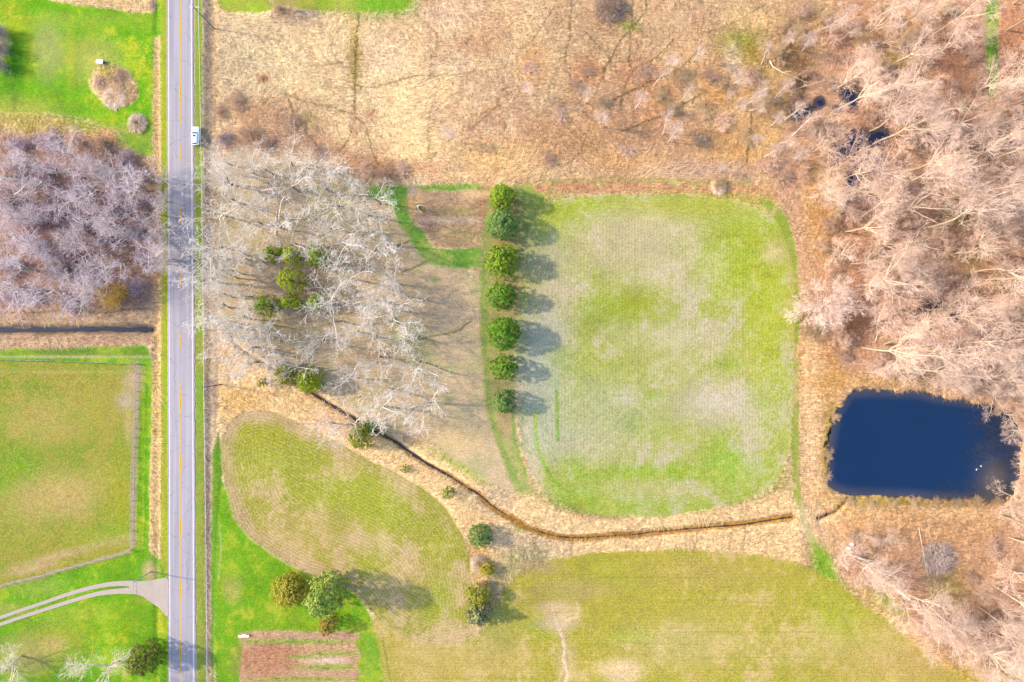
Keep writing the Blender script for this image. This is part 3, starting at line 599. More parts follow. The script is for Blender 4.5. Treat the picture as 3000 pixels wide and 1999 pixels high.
# --- the land left of the road
k_nwlawn = klass('lawn', 'vivid green lawn with an island of dry grass, top left corner', 'lawn')
paint([(-200, -190), (496, -190), (490, 200), (470, 420), (440, 460), (400, 440), (350, 390), (260, 350), (180, 330), (90, 330), (-200, 330)], (116, 184, 18), 8, 10, k=k_nwlawn, straw=.05, dead=.12, tl=.03, vary=((160, 190, 40), .25))
for b_ in ((140, 145, 46, 76, (184, 190, 110), .85), (275, 175, 66, 60, (188, 188, 96), .8), (84, 150, 12, 90, (176, 200, 40), .6), (205, 160, 12, 90, (190, 200, 60), .6), (60, 330, 110, 40, (188, 180, 90), .75), (150, 370, 110, 30, (192, 176, 100), .75), (250, 330, 40, 40, (160, 186, 50), .5), (20, 30, 40, 50, (178, 196, 50), .6), (240, 60, 160, 20, (170, 192, 70), .5), (430, 60, 40, 30, (150, 186, 50), .5), (300, 330, 120, 20, (84, 168, 10), .6), (300, 400, 100, 26, (216, 176, 124), .8), (265, 370, 40, 14, (150, 180, 60), .6), (400, 420, 40, 30, (110, 172, 20), .8), (365, 400, 20, 12, (100, 160, 60), .7), (450, 190, 14, 100, (110, 178, 20), .5), (40, 200, 20, 80, (70, 150, 30), .6)):
    blob(*b_[:4], b_[4], b_[5])
line([(84, 80), (90, 160), (112, 220)], 4, (180, 200, 50), .5, 3, 3); line([(40, 150), (44, 210)], 8, (60, 150, 30), .3, 5, 3)
k_topdry = klass('meadow', 'strip of tall tan grass at the very top left, above the lawn', 'meadow')
paint([(112, -190), (112, -2), (200, 12), (340, 30), (440, 44), (460, 36), (470, -190)], (224, 194, 150), 4, 5, k=k_topdry, straw=.9, tl=.25, vary=((206, 180, 140), .4))
blob(448, 15, 12, 14, (150, 130, 125), .8)
k_island = klass('grass_island', 'island of dry weeds in the vivid green top left lawn', 'weed patch')
paint([(275, 205), (300, 190), (355, 198), (378, 215), (402, 255), (406, 290), (380, 305), (350, 310), (300, 295), (272, 270), (262, 235)], (200, 166, 132), 6, 8, k=k_island, straw=1., tl=.4, vary=((228, 200, 160), .2))
blob(350, 225, 30, 24, (150, 125, 115), .7); blob(310, 210, 30, 14, (190, 186, 80), .6); blob(345, 265, 20, 20, (176, 160, 90), .6)
k_lfloor = klass('thicket_floor', 'purple brown brush and leaf floor of the grove left of the road', 'woodland floor')
paint([(-200, 390), (60, 390), (200, 385), (290, 410), (370, 440), (430, 470), (462, 520), (466, 700), (462, 930), (300, 925), (100, 915), (-200, 915)], (176, 144, 136), 14, 14, k=k_lfloor, straw=.8, tl=.25, vary=((132, 108, 116), .3))
for b_ in ((250, 440, 80, 30, (190, 150, 130), .6), (150, 560, 90, 60, (126, 104, 110), .6), (200, 640, 90, 50, (112, 94, 116), .6), (340, 690, 60, 40, (110, 96, 110), .6), (420, 650, 40, 180, (176, 146, 132), .6), (150, 900, 200, 24, (192, 160, 140), .7), (400, 880, 50, 40, (172, 142, 130), .5), (40, 440, 60, 40, (190, 154, 136), .5), (420, 540, 26, 40, (196, 156, 136), .5)):
    blob(*b_[:4], b_[4], b_[5])
k_dry = klass('ditch_bank', 'pinkish tan dry banks of the straight water ditch left of the road', 'bank')
paint([(-200, 905), (100, 900), (300, 915), (470, 900), (472, 1000), (440, 1015), (300, 1025), (100, 1022), (-200, 1026)], (204, 174, 146), 8, 8, k=k_dry, straw=.8, tl=.22, vary=((184, 150, 130), .3))
line([(-180, 918), (60, 917), (200, 912), (300, 918), (400, 905), (470, 908)], 2.4, (110, 96, 92), .7, 1.8, 5); line([(-180, 990), (100, 985), (300, 990), (430, 985)], 7, (150, 130, 116), .4, 5, 5)
k_wlawn = klass('lawn', 'green grass round the fenced pasture and gravel driveway, left of the road', 'lawn')
paint([(-200, 1022), (0, 1022), (200, 1022), (380, 1012), (446, 1010), (448, 1200), (440, 1400), (434, 1600), (470, 1640), (490, 1690), (496, 1800), (492, 2190), (-200, 2190)], (112, 176, 22), 6, 6, k=k_wlawn, straw=.05, dead=.14, tl=.03, vary=((152, 184, 44), .3))
for b_ in ((200, 1035, 260, 12, (120, 144, 66), .7), (200, 1046, 260, 3.5, (214, 196, 156), .7), (120, 1720, 70, 30, (160, 186, 80), .6), (250, 1800, 120, 24, (186, 188, 70), .5), (130, 1900, 90, 60, (190, 176, 90), .6), (200, 1860, 60, 30, (178, 180, 60), .5), (60, 1930, 70, 50, (206, 180, 130), .5), (350, 1800, 80, 60, (124, 176, 14), .6), (470, 1820, 14, 40, (206, 200, 60), .6), (160, 1890, 30, 20, (222, 184, 130), .6), (30, 1790, 50, 20, (196, 176, 110), .5), (440, 1760, 40, 10, (196, 190, 70), .5), (440, 1675, 20, 26, (222, 192, 140), .9)):
    blob(*b_[:4], b_[4], b_[5])
for x_ in (408, 418, 428): line([(x_ + 2, 1130), (x_, 1300), (x_ - 3, 1480), (x_ - 6, 1600)], 2.2, (84, 158, 16) if x_ != 418 else (156, 186, 50), .55, 1.5, 2)
k_past = klass('pasture', 'fenced olive pasture of grazed grass, left of the road', 'pasture')
paint([(-200, 1054), (0, 1056), (200, 1062), (402, 1066), (401, 1180), (395, 1300), (388, 1400), (386, 1608), (300, 1634), (200, 1660), (100, 1690), (0, 1712), (-200, 1760)], (169, 163, 66), 3, 3, 0, k=k_past, straw=.1, dead=.3, tl=.03, vary=((132, 152, 44), .1))
for b_ in ((120, 1230, 110, 60, (190, 172, 96), .6), (300, 1200, 80, 70, (180, 168, 74), .5), (60, 1370, 70, 50, (112, 156, 32), .85), (20, 1430, 40, 40, (130, 168, 36), .7), (180, 1450, 100, 60, (204, 176, 112), .8), (90, 1490, 90, 50, (190, 170, 100), .6), (300, 1400, 60, 60, (186, 168, 84), .5), (370, 1175, 26, 24, (196, 176, 160), .85), (390, 1110, 26, 40, (206, 176, 150), .8), (376, 1240, 12, 60, (206, 180, 130), .6), (350, 1460, 40, 130, (164, 168, 34), .6), (340, 1585, 60, 20, (196, 168, 100), .7), (330, 1560, 60, 30, (116, 168, 30), .5), (200, 1620, 140, 10, (214, 178, 140), .7, -.26), (90, 1668, 60, 12, (216, 178, 140), .8, -.2), (200, 1080, 260, 8, (150, 166, 54), .6), (200, 1090, 300, 4, (196, 176, 110), .5), (30, 1560, 60, 50, (150, 164, 50), .5), (250, 1580, 80, 30, (150, 170, 40), .5)):
    blob(b_[0], b_[1], b_[2], b_[3], b_[4], b_[5], b_[6] if len(b_) > 6 else 0)
line([(403, 1068), (398, 1250), (391, 1420), (389, 1600)], 8, (186, 160, 140), .8, 4, 5); line([(380, 1616), (250, 1654), (100, 1695), (0, 1718)], 6, (206, 172, 138), .8, 4, 5)
line([(372, 1615), (250, 1650), (120, 1690)], 1.5, (120, 110, 90), .0, 1, 2)
# --- verges
k_vergew = klass('verge', 'narrow yellowish grass verge along the left side of the road', 'verge')
paint([(470, -190), (497, -190), (500, 2190), (488, 2190), (490, 1690), (470, 1650), (470, 1000), (472, 300)], (172, 184, 50), 3, 2, 0, k=k_vergew, straw=.05, dead=.25, tl=.02, vary=((146, 178, 40), .3))
k_straw = klass('straw_strip', 'long strip of pale dry grass parallel to the road on its left', 'verge')
paint([(450, 106), (468, 104), (471, 300), (471, 1000), (470, 1400), (468, 1600), (462, 1640), (438, 1610), (436, 1480), (444, 1200), (449, 1000), (452, 800), (449, 520), (447, 400)], (228, 194, 144), 4, 4, 0, k=k_straw, straw=1., dead=.2, tl=.2, vary=((206, 176, 120), .35))
blob(455, 700, 16, 240, (192, 156, 130), .6); blob(452, 1266, 6, 5, (140, 90, 60), .9)
k_vergee = klass('verge', 'narrow green grass verge along the right side of the road', 'verge')
paint([(564, -190), (592, -190), (594, 600), (598, 1300), (604, 2190), (570, 2190), (566, 1000)], (158, 174, 66), 3, 2, 0, k=k_vergee, straw=.05, dead=.25, tl=.03, vary=((126, 166, 50), .2))
line([(568.5, -180), (569, 800), (572, 1500), (575, 2180)], 2.6, (232, 200, 170), .8, 1.5, 1); line([(491, -180), (493.5, 1000), (495, 1690)], 2.5, (226, 196, 160), .6, 1.5, 1)
k_ditche = klass('roadside_ditch', 'dull grey brown grass ditch between the right verge and the fields', 'ditch')
paint([(592, -190), (626, -190), (632, 200), (634, 400), (636, 1000), (640, 1150), (630, 1330), (622, 1500), (620, 2190), (603, 2190), (598, 1300), (594, 600)], (182, 162, 140), 4, 4, 0, k=k_ditche, straw=.8, dead=.1, tl=.2, vary=((152, 134, 124), .3))
blob(616, 200, 6, 200, (120, 100, 98), .6); blob(606, 1450, 8, 200, (150, 130, 126), .6); line([(630, -100), (632, 150), (636, 400)], 3, (232, 186, 130), .7, 2, 3)
paint([(622, 1330), (642, 1260), (650, 1390), (640, 1480), (628, 1700), (624, 2190), (616, 2190), (618, 1500)], (96, 150, 36), 4, 4, 0, k=k_swlawn, straw=.1, dead=.15, tl=.04)
line([(642, 1540), (648, 1600), (640, 1700)], 3, (186, 190, 130), .6, 2, 3)

# --- creek, ditch and pond beds
CREEK = [(662, 968), (690, 1010), (720, 1040), (762, 1062), (800, 1085), (850, 1110), (905, 1150), (960, 1182), (1012, 1215), (1060, 1240), (1110, 1272), (1150, 1290), (1205, 1330), (1250, 1360), (1300, 1386), (1350, 1418), (1405, 1452), (1450, 1490), (1500, 1520), (1540, 1545), (1590, 1563), (1650, 1577), (1710, 1577), (1760, 1573), (1830, 1570), (1900, 1562), (1960, 1556), (2040, 1549), (2100, 1544), (2170, 1540), (2240, 1528), (2290, 1520), (2322, 1516)]
k_bed = klass('creek_bed', 'brown muddy bed of the narrow creek crossing below the square field', 'creek bed')
line(CREEK[6:], 8, (170, 128, 72), .9, 4, 6, 1, k=k_bed, straw=.4, dead=0); line(CREEK[:8], 5, (112, 90, 76), .8, 3, 8, 1, k=k_bed, straw=.6, dead=0)
line(CREEK[16:], 11, (176, 132, 66), .8, 4, 5, 1, k=k_bed)
line(CREEK[6:], 10, None, 0, 2, 3, 1, dz=.52, dw=19); line(CREEK[:7], 7, None, 0, 2, 3, 1, dz=.5, dw=14)
strip_dummy = 0
OUTLET = [(2482, 1462), (2462, 1484), (2440, 1502), (2412, 1514), (2400, 1518)]
line(OUTLET, 6, (100, 72, 50), .9, 3, 3, 1, k=k_bed); line(OUTLET, 7, None, 0, 2, 0, 1, dz=.6, dw=14)
DITCH = [(-190, 966), (60, 966), (180, 967), (300, 964), (400, 965), (438, 967)]
line(DITCH, 15, (118, 100, 90), .85, 7, 9, 1); line(DITCH, 12, None, 0, 2, 0, 1, dz=1.0, dw=24)
POND = [(2478, 1168), (2500, 1150), (2560, 1146), (2620, 1150), (2690, 1148), (2740, 1164), (2800, 1170), (2890, 1184), (2960, 1200), (2990, 1260), (2996, 1330), (2990, 1400), (2975, 1450), (2930, 1476), (2880, 1468), (2780, 1462), (2680, 1454), (2560, 1450), (2480, 1446), (2440, 1432), (2424, 1402), (2430, 1340), (2438, 1280), (2450, 1220)]
sl, m, sd = mask_poly(POND, 5, 17, 1)
zz[sl] = zz[sl] * (1 - smooth(-40, 0, sd)) - 1.3 * smooth(-16, 14, sd)
wet = (smooth(-12, 4, sd))[..., None] * .8
col[sl] = col[sl] * (1 - wet) + np.array(alb(110, 88, 58), np.float32) * wet
POOLS = [(2555, 478, 42, 34, .4), (2495, 420, 60, 26, .7), (2492, 285, 24, 34, .3), (2455, 318, 14, 12, 0), (2565, 405, 44, 24, .5), (2405, 300, 16, 18, 0), (2730, 895, 34, 18, .3), (2790, 935, 30, 16, .4), (2500, 525, 22, 30, 0), (2350, 330, 34, 16, .3)]
k_mud = klass('mud_hollow', 'dark wet mud round the shaded pools in the right woods', 'mud')
for (x_, y_, a_, b_, an) in POOLS:
    # wet black leaf mud
    R = max(a_, b_) * 2.2
    i0, i1 = np.searchsorted(gx, [x_ - R, x_ + R]); j0, j1 = np.searchsorted(gy, [y_ - R, y_ + R]); s2 = (slice(j0, j1), slice(i0, i1))
    d = np.hypot(((PX[s2] - x_) * math.cos(an) - (PY[s2] - y_) * math.sin(an)) / a_, ((PX[s2] - x_) * math.sin(an) + (PY[s2] - y_) * math.cos(an)) / b_) + .25 * mid[s2]
    mm = 1 - smooth(.9, 1.6, d)
    col[s2] = col[s2] * (1 - mm[..., None] * .85) + np.array(alb(84, 66, 82), np.float32) * mm[..., None] * .85
    zz[s2] -= .5 * (1 - smooth(.7, 1.25, d)); tall[s2] *= 1 - mm
    q = mm > .5; c_ = cls[s2]; c_[q] = k_mud; cls[s2] = c_

# flatten under the road, shallow roadside ditches
near = 1 - smooth(30, 70, np.abs(PX - 531))
zz *= (1 - near)
zz -= .38 * np.exp(-((PX - 612) / 11.0) ** 2) + .25 * np.exp(-((PX - 459) / 9.0) ** 2)
# tussocks
tuft = np.maximum(0, fbm(PX, PY, 9, 401, 3, .7)) + .6 * np.maximum(0, fbm(PX, PY, 22, 411, 2))
hollow = smooth(-1, 0, zz + .8)
tall *= smooth(36, 44, np.abs(PX - 531))
zz += tall * tuft * .34 * hollow
zz += tall * .2 * fbm(PX, PY, 6, 421, 2) * hollow
# broad tonal drift of every surface, clump by clump
spk = fbm(PX, PY, 5, 431, 2)
green = smooth(.0, .12, col[..., 1] - col[..., 0] * .95)
mot = smooth(-.1, .9, .7 * fbm(PX, PY, 34, 441, 4) + .5 * fine)
gcol = col * np.array([1.5, 1.0, 1.1], np.float32)      # mown turf: yellower where it is thin
col[:] = col * (1 - (green * mot * .85)[..., None]) + gcol * (green * mot * .85)[..., None]
col *= (1 + (.08 + .05 * green) * big + (.09 + .05 * green) * mid + .09 * fine + .07 * spk)[..., None]
col *= 1 + (np.clip(tall / .25, 0, 1) * hollow)[..., None] * np.array([.36, .34, .24], np.float32)
col[:] = np.clip(col, .002, .8)

XW = ((PX - 1500) * S); YW = ((999.5 - PY) * S)
def gz(px, py):
    i = int(np.clip((px - gx[0]) / STEP, 0, len(gx) - 1)); j = int(np.clip((py - gy[0]) / STEP, 0, len(gy) - 1))
    return float(zz[j, i])
def gw(x, y): return gz(x / S + 1500, 999.5 - y / S)

nyy, nxx = PX.shape
vid = np.arange(nyy * nxx).reshape(nyy, nxx)
quads = np.stack([vid[1:, :-1], vid[1:, 1:], vid[:-1, 1:], vid[:-1, :-1]], -1).reshape(-1, 4)
fc = cls[:-1, :-1].reshape(-1)
V3 = np.stack([XW, YW, zz], -1).reshape(-1, 3).astype(np.float32)
colf = col.reshape(-1, 3); texf = tex.reshape(-1, 3); rowf = row.reshape(-1)
for k, (nm, lab, cat) in enumerate(NAMES):
    q = quads[fc == k]
    if not len(q): continue
    used, inv = np.unique(q.ravel(), return_inverse=True)
    me = mesh_np(nm, V3[used], inv, np.full(len(q), 4), M['ground'], True, {'col': colf[used], 'tex': texf[used], 'row': rowf[used]})
    tag(link(nm, me), lab, cat, kind='structure')
# the land beyond, to the horizon
x0, x1 = XW[0, 0], XW[0, -1]; y0, y1 = YW[-1, 0], YW[0, 0]; B = 2500.0
vv = [(-B, -B), (B, -B), (B, B), (-B, B), (x0, y0), (x1, y0), (x1, y1), (x0, y1)]
ff = [(0, 1, 5, 4), (1, 2, 6, 5), (2, 3, 7, 6), (3, 0, 4, 7)]
me = mesh_np('ground', [(a, b, -.05) for a, b in vv], [i for f in ff for i in f], [4] * 4, M['ground'], False,
             {'col': np.tile(alb(186, 176, 110), (8, 1)), 'tex': np.tile((.5, .3, 0), (8, 1)), 'row': np.zeros(8)})
tag(link('ground', me), 'open farmland stretching away beyond the fields on every side', 'ground', kind='structure')

# ------------------------------------------------------------------ water
def sheet_from_poly(name, P, z, mat, shore_px=None, n_in=None):
    sl_x = np.arange(min(p[0] for p in P) - 6, max(p[0] for p in P) + 9, 6.0); sl_y = np.arange(min(p[1] for p in P) - 6, max(p[1] for p in P) + 9, 6.0)
    X, Y = np.meshgrid(sl_x, sl_y); sd = poly_sd(X, Y, P)
    ok = sd > -9
    idx = -np.ones(X.shape, int); idx[ok] = np.arange(ok.sum())
    a = idx[1:, :-1]; b = idx[1:, 1:]; c = idx[:-1, 1:]; d = idx[:-1, :-1]
    f = np.stack([a, b, c, d], -1).reshape(-1, 4); f = f[(f >= 0).all(1)]
    V = np.stack([(X[ok] - 1500) * S, (999.5 - Y[ok]) * S, np.full(ok.sum(), z)], -1)
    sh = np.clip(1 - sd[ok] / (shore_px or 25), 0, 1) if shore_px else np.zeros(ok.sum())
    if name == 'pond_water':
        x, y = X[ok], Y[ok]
        sh = np.clip(sh * .5 + .9 * np.exp(-(((x - 2915) / 45) ** 2 + ((y - 1410) / 50) ** 2)), 0, 1)  # brown patch at right painted in for the reflection of the trees
    me = mesh_np(name, V, f, np.full(len(f), 4), mat, True, {'shore': sh.astype(np.float32)})
    return link(name, me)
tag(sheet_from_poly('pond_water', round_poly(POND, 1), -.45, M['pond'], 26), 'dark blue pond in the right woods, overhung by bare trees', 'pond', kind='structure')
def strip_water(name, P, w, z, mat, label, seed=1):
    P = round_line(P, 2); rng = random.Random(seed); V = []; F = []
    for i, p in enumerate(P):
        a = P[max(i - 1, 0)]; b = P[min(i + 1, len(P) - 1)]
        dx, dy = b[0] - a[0], b[1] - a[1]; L = math.hypot(dx, dy); nx, ny = -dy / L, dx / L
        ww = w * (1 + .5 * math.sin(i * 1.7 + seed) * rng.uniform(.3, 1)) * rng.uniform(.75, 1.1)
        o = rng.uniform(-1, 1) * w * .25
        for s in (-1, 1):
            q = w2(p[0] + nx * (o + s * ww), p[1] + ny * (o + s * ww)); V.append((*q, z))
    for i in range(len(P) - 1): F += [2 * i, 2 * i + 1, 2 * i + 3, 2 * i + 2]
    V = np.array(V)
    me = mesh_np(name, V, F, [4] * (len(P) - 1), mat, True, {'shore': np.full(len(V), .0, np.float32)})
    if me.polygons[0].normal.z < 0: me.flip_normals()
    o = link(name, me); tag(o, label, 'water', kind='structure'); return o
strip_water('creek_water', CREEK[6:17], 3.4, -.40, M['creek'], 'dark upper creek water under the grove and past the round spruces')
strip_water('creek_water', CREEK[16:], 2.0, -.40, M['creek'], 'thin dark creek water winding below the square field', 3)
strip_water('creek_water', OUTLET, 3.5, -.45, M['creek'], 'short dark outlet stream at the corner of the pond', 5)
strip_water('ditch_water', DITCH, 6.5, -.76, M['channel'], 'straight blue water ditch ending at the road verge on the left', 7)
for (x_, y_, a_, b_, an) in POOLS:
    P_ = []
    rng = random.Random(int(x_))
    for i in range(18):
        t_ = 2 * PI * i / 18; r_ = rng.uniform(.75, 1.1)
        u, v = a_ * r_ * math.cos(t_), b_ * r_ * math.sin(t_)
        P_.append((x_ + u * math.cos(an) + v * math.sin(an), y_ - u * math.sin(an) + v * math.cos(an)))
    sheet_from_poly('pool_water', P_, -.33 - .009 * POOLS.index((x_, y_, a_, b_, an)), M['pool'], 8)
POOL_OBJS = [o for o in COL.objects if o.name.startswith('pool_water')]
for o, txt in zip(POOL_OBJS, ('broad dark pool among trunks in the woods, right of the top right field corner', 'slanting dark pool in the woods left of the broad one', 'small purple pool highest in the woods', 'tiny dark puddle beside the small purple pool', 'dark pool just above the broad pool in the woods', 'small dark puddle under the fallen pale trunk', 'blue pool right of the round pink tree', 'lower blue pool right of the round pink tree', 'narrow dark pool just below the slanting pool', 'brown puddle at the meadow edge below the fallen trunk')):
    tag(o, txt, 'pool', kind='structure')

# ------------------------------------------------------------------ road
def quad_sheet(name, polys, z, mat, label, cat, sub=1):
    mb = MB()
    for P in polys:
        mb.add([(*w2(*p), z) for p in P], [tuple(range(len(P)))])
    o = mb.build(name, mat)
    for p in o.data.polygons:
        if p.normal.z < 0: p.flip()
    tag(o, label, cat, kind='structure'); return o
def lerp(a, b, t): return a + (b - a) * t
yT, yB = -190.0, 2190.0
def xl(y): return lerp(489.5, 494.5, (y - 0) / 2000)
def xr(y): return lerp(566.5, 573.0, (y - 0) / 2000)
rng = random.Random(4)
mb = MB()
ys = np.linspace(yT, yB, 300)
V = []; F = []
for i, y in enumerate(ys):
    for x in (xl(y) + rng.uniform(-1.6, 1.4), xl(y) + 25, xr(y) - 25, xr(y) + rng.uniform(-1.4, 1.6)):
        V.append((*w2(x, y), .10))
    for x in (xl(y) - 2.5, xr(y) + 2.5): V.append((*w2(x, y), -.12))
for i in range(len(ys) - 1):
    a = i * 6; b = a + 6
    for p, q in ((4, 0), (0, 1), (1, 2), (2, 3), (3, 5)): F.append((a + p, b + p, b + q, a + q))
mb.add(V, F); o = mb.build('road', M['asphalt'], None, False)
tag(o, 'straight two lane grey asphalt road running from top to bottom', 'road', kind='structure')
ys = np.linspace(yT, yB, 60)
def stripe(fx, w): return [[(fx(a) - w, a), (fx(a) + w, a), (fx(b) + w, b), (fx(b) - w, b)] for a, b in zip(ys[:-1], ys[1:])]
quad_sheet('edge_line', stripe(lambda y: lerp(494.2, 498.4, y / 2000), 1.25), .104, M['white_paint'], 'solid white edge line along the left side of the road', 'road marking')
quad_sheet('edge_line', stripe(lambda y: lerp(561.0, 568.2, y / 2000), 1.35), .104, M['white_paint'], 'solid white edge line along the right side of the road', 'road marking')
cl = lambda y: 528.2
seg = lambda x, a, b, w=1.6: [(x - w, a), (x + w, a), (x + w, b), (x - w, b)]
quad_sheet('centre_line', [seg(527.9, 1115, 2190), seg(530.3, -190, 110), seg(530.3, 110, 365)], .104, M['yellow_paint'], 'long unbroken yellow centre lines near both ends of the road', 'road marking')
dash = [seg(527.4, 64, 108), seg(527.6, 246, 292), seg(529.0, 427, 474), seg(529.0, 610, 655), seg(529.6, 791, 835), seg(530, 973, 1019)] + [seg(530.8, y, y + 48) for y in (1155, 1338, 1520, 1701, 1885, 2067)] + [seg(527.5, y, y + 46) for y in (-118,)]
quad_sheet('centre_dash', dash, .104, M['yellow_paint'], 'broken yellow centre dashes spaced along the whole road', 'road marking')
# gravel driveway
M['gravel'] = simple_mat('driveway_gravel', alb(210, 194, 186), .95, .16, 4.0, bump=.3)
def ribbon(P, ws, z, name, mat, label, cat):
    P = round_line(P, 2); n = len(P); V = []; F = []
    rng = random.Random(9)
    for i, p in enumerate(P):
        a = P[max(i - 1, 0)]; b = P[min(i + 1, n - 1)]; dx, dy = b[0] - a[0], b[1] - a[1]; L = math.hypot(dx, dy); nx, ny = -dy / L, dx / L
        w = np.interp(i / (n - 1), np.linspace(0, 1, len(ws)), ws)
        for s in (-1, 0, 1):
            q = (p[0] + nx * (s * w + (rng.uniform(-1, 1) * .8 if s else 0)), p[1] + ny * (s * w))
            V.append((*w2(*q), gz(*q) * 1.0 + z + (.02 if s == 0 else 0)))
    for i in range(n - 1):
        for s in (0, 1): F.append((3 * i + s, 3 * i + s + 1, 3 * i + s + 4, 3 * i + s + 3))
    mb = MB(); mb.add(V, F); o = mb.build(name, mat, None, True)
    for p in o.data.polygons:
        if p.normal.z < 0: p.flip()
    return o
tr1 = ribbon([(-190, 1880), (0, 1809), (130, 1766), (220, 1734), (300, 1714), (360, 1708), (400, 1712)], [6, 5, 5, 5.5, 6.5, 8, 12], .10, 'wheel_track', M['gravel'], '', '')
tr2 = ribbon([(-190, 1900), (0, 1829), (120, 1790), (200, 1764), (280, 1740), (340, 1732), (400, 1730)], [6, 5, 5, 5.5, 6.5, 8, 12], .103, 'wheel_track', M['gravel'], '', '')
tag(tr1, 'upper gravel wheel track of the driveway, left of the road', 'driveway', kind='structure'); tag(tr2, 'lower gravel wheel track of the driveway, left of the road', 'driveway', kind='structure')
AP = round_poly([(380, 1704), (430, 1702), (470, 1696), (493.5, 1690), (494.2, 1740), (494.5, 1800), (490, 1810), (470, 1784), (440, 1764), (415, 1744), (380, 1738)], 1)
mb = MB(); c_ = np.mean(AP, 0)
V = [(*w2(*c_), gz(*c_) + .12)] + [(*w2(*p), gz(*p) + .095) for p in AP]
mb.add(V, [(0, i + 1, (i + 1) % len(AP) + 1) for i in range(len(AP))]); o = mb.build('driveway', M['gravel'], None, True)
for p in o.data.polygons:
    if p.normal.z < 0: p.flip()
tag(o, 'pale gravel driveway mouth widening into the left side of the road', 'driveway', kind='structure')

# ------------------------------------------------------------------ plants
def prisms(P0, P1, R0, R1, n):
    P0 = np.asarray(P0, float); P1 = np.asarray(P1, float); R0 = np.asarray(R0, float); R1 = np.asarray(R1, float)
    d = P1 - P0; d /= np.linalg.norm(d, axis=1, keepdims=True) + 1e-9
    ref = np.where(np.abs(d[:, 2:3]) > .9, np.array([[1., 0, 0]]), np.array([[0, 0, 1.]]))
    u = np.cross(d, ref); u /= np.linalg.norm(u, axis=1, keepdims=True); w = np.cross(d, u)
    a = np.arange(n) * 2 * PI / n
    c = np.cos(a)[None, :, None]; s = np.sin(a)[None, :, None]
    off = u[:, None, :] * c + w[:, None, :] * s
    r0 = P0[:, None, :] + off * R0[:, None, None]; r1 = P1[:, None, :] + off * R1[:, None, None]
    V = np.stack([r0, r1], 1).reshape(-1, 3)
    m = len(P0); base = (np.arange(m) * 2 * n)[:, None]
    k = np.arange(n)[None, :]; k2 = (k + 1) % n
    F = np.stack([base + k, base + k2, base + n + k2, base + n + k], -1).reshape(-1, 4)
    return V, F

def segs_mesh(name, segs, mat, nfun, seed=0):
    """segs: (p0, p1, r0, r1); thick ones get more sides"""
    rs = np.random.RandomState(seed)
    P0 = np.array([s[0] for s in segs]); P1 = np.array([s[1] for s in segs]); R0 = np.array([s[2] for s in segs]); R1 = np.array([s[3] for s in segs])
    Vs = []; Fs = []; vs_ = []; n0 = 0
    lim = nfun
    for lo, hi, n in lim:
        q = (R0 >= lo) & (R0 < hi)
        if not q.any(): continue
        V, F = prisms(P0[q], P1[q], R0[q], R1[q], n)
        tone = np.clip((R0[q] - .02) / .08, 0, 1) * .5 + np.clip((R0[q] - .10) / .10, 0, 1) * .4 + rs.rand(q.sum()) * .1
        Vs.append(V); Fs.append(F + n0); n0 += len(V); vs_.append(np.repeat(tone, 2 * n))
    V = np.concatenate(Vs); F = np.concatenate(Fs); v = np.concatenate(vs_)
    return mesh_np(name, V, F, np.full(len(F), 4), mat, True, {'v': v})

def rot_dir(d, ang, az):
    ref = Vector((0, 0, 1)) if abs(d.z) < .95 else Vector((1, 0, 0))
    u = d.cross(ref).normalized(); w = d.cross(u)
    return (d * math.cos(ang) + (u * math.cos(az) + w * math.sin(az)) * math.sin(ang)).normalized()

def grow(seed, P):
    rng = random.Random(seed); trunk = []; crown = []
    up = Vector((0, 0, 1))
    def branch(p, d, L, r, lvl):
        n = P['nseg'][lvl]; st = L / n; tip = P['tip'][lvl]
        for i in range(n):
            c = P['crook'][lvl]
            d = (d + Vector((rng.gauss(0, c), rng.gauss(0, c), rng.gauss(0, c))) + up * P['trop'][lvl]).normalized()
            q = p + d * st
            r1 = max(P['rmin'], r * (1 - (1 - tip) / n * (1 if i else .8)))
            (trunk if lvl <= P['tl'] else crown).append((tuple(p), tuple(q), r, r1))
            p, r = q, r1
            t = (i + 1) / n
            if lvl + 1 < len(P['nseg']) and t >= P['start'][lvl]:
                k = P['nch'][lvl] / max(1, n * (1 - P['start'][lvl]) + 1)
                k = int(k) + (rng.random() < k - int(k))
                if i == n - 1: k = max(k, P['fork'][lvl])
                az0 = rng.uniform(0, 2 * PI)
                for j in range(k):
                    a0, a1 = P['ang'][lvl]
                    dd = rot_dir(d, math.radians(rng.uniform(a0, a1)), az0 + j * 2.4 + rng.uniform(-.4, .4))
                    LL = P['len'][lvl + 1] * rng.uniform(.6, 1.15) * (1 - P['short'][lvl] * t)
                    branch(p, dd, LL, max(P['rmin'], r * P['rr'][lvl]), lvl + 1)
    for b in range(P.get('stems', 1)):
        d = rot_dir(Vector((0, 0, 1)), math.radians(rng.uniform(*P['lean'])), rng.uniform(0, 2 * PI))
        branch(Vector((rng.gauss(0, P.get('spread', 0)), rng.gauss(0, P.get('spread', 0)), -.3)), d, P['len'][0] * rng.uniform(.9, 1.1), P['r0'] * rng.uniform(.85, 1.1), 0)
    return trunk, crown

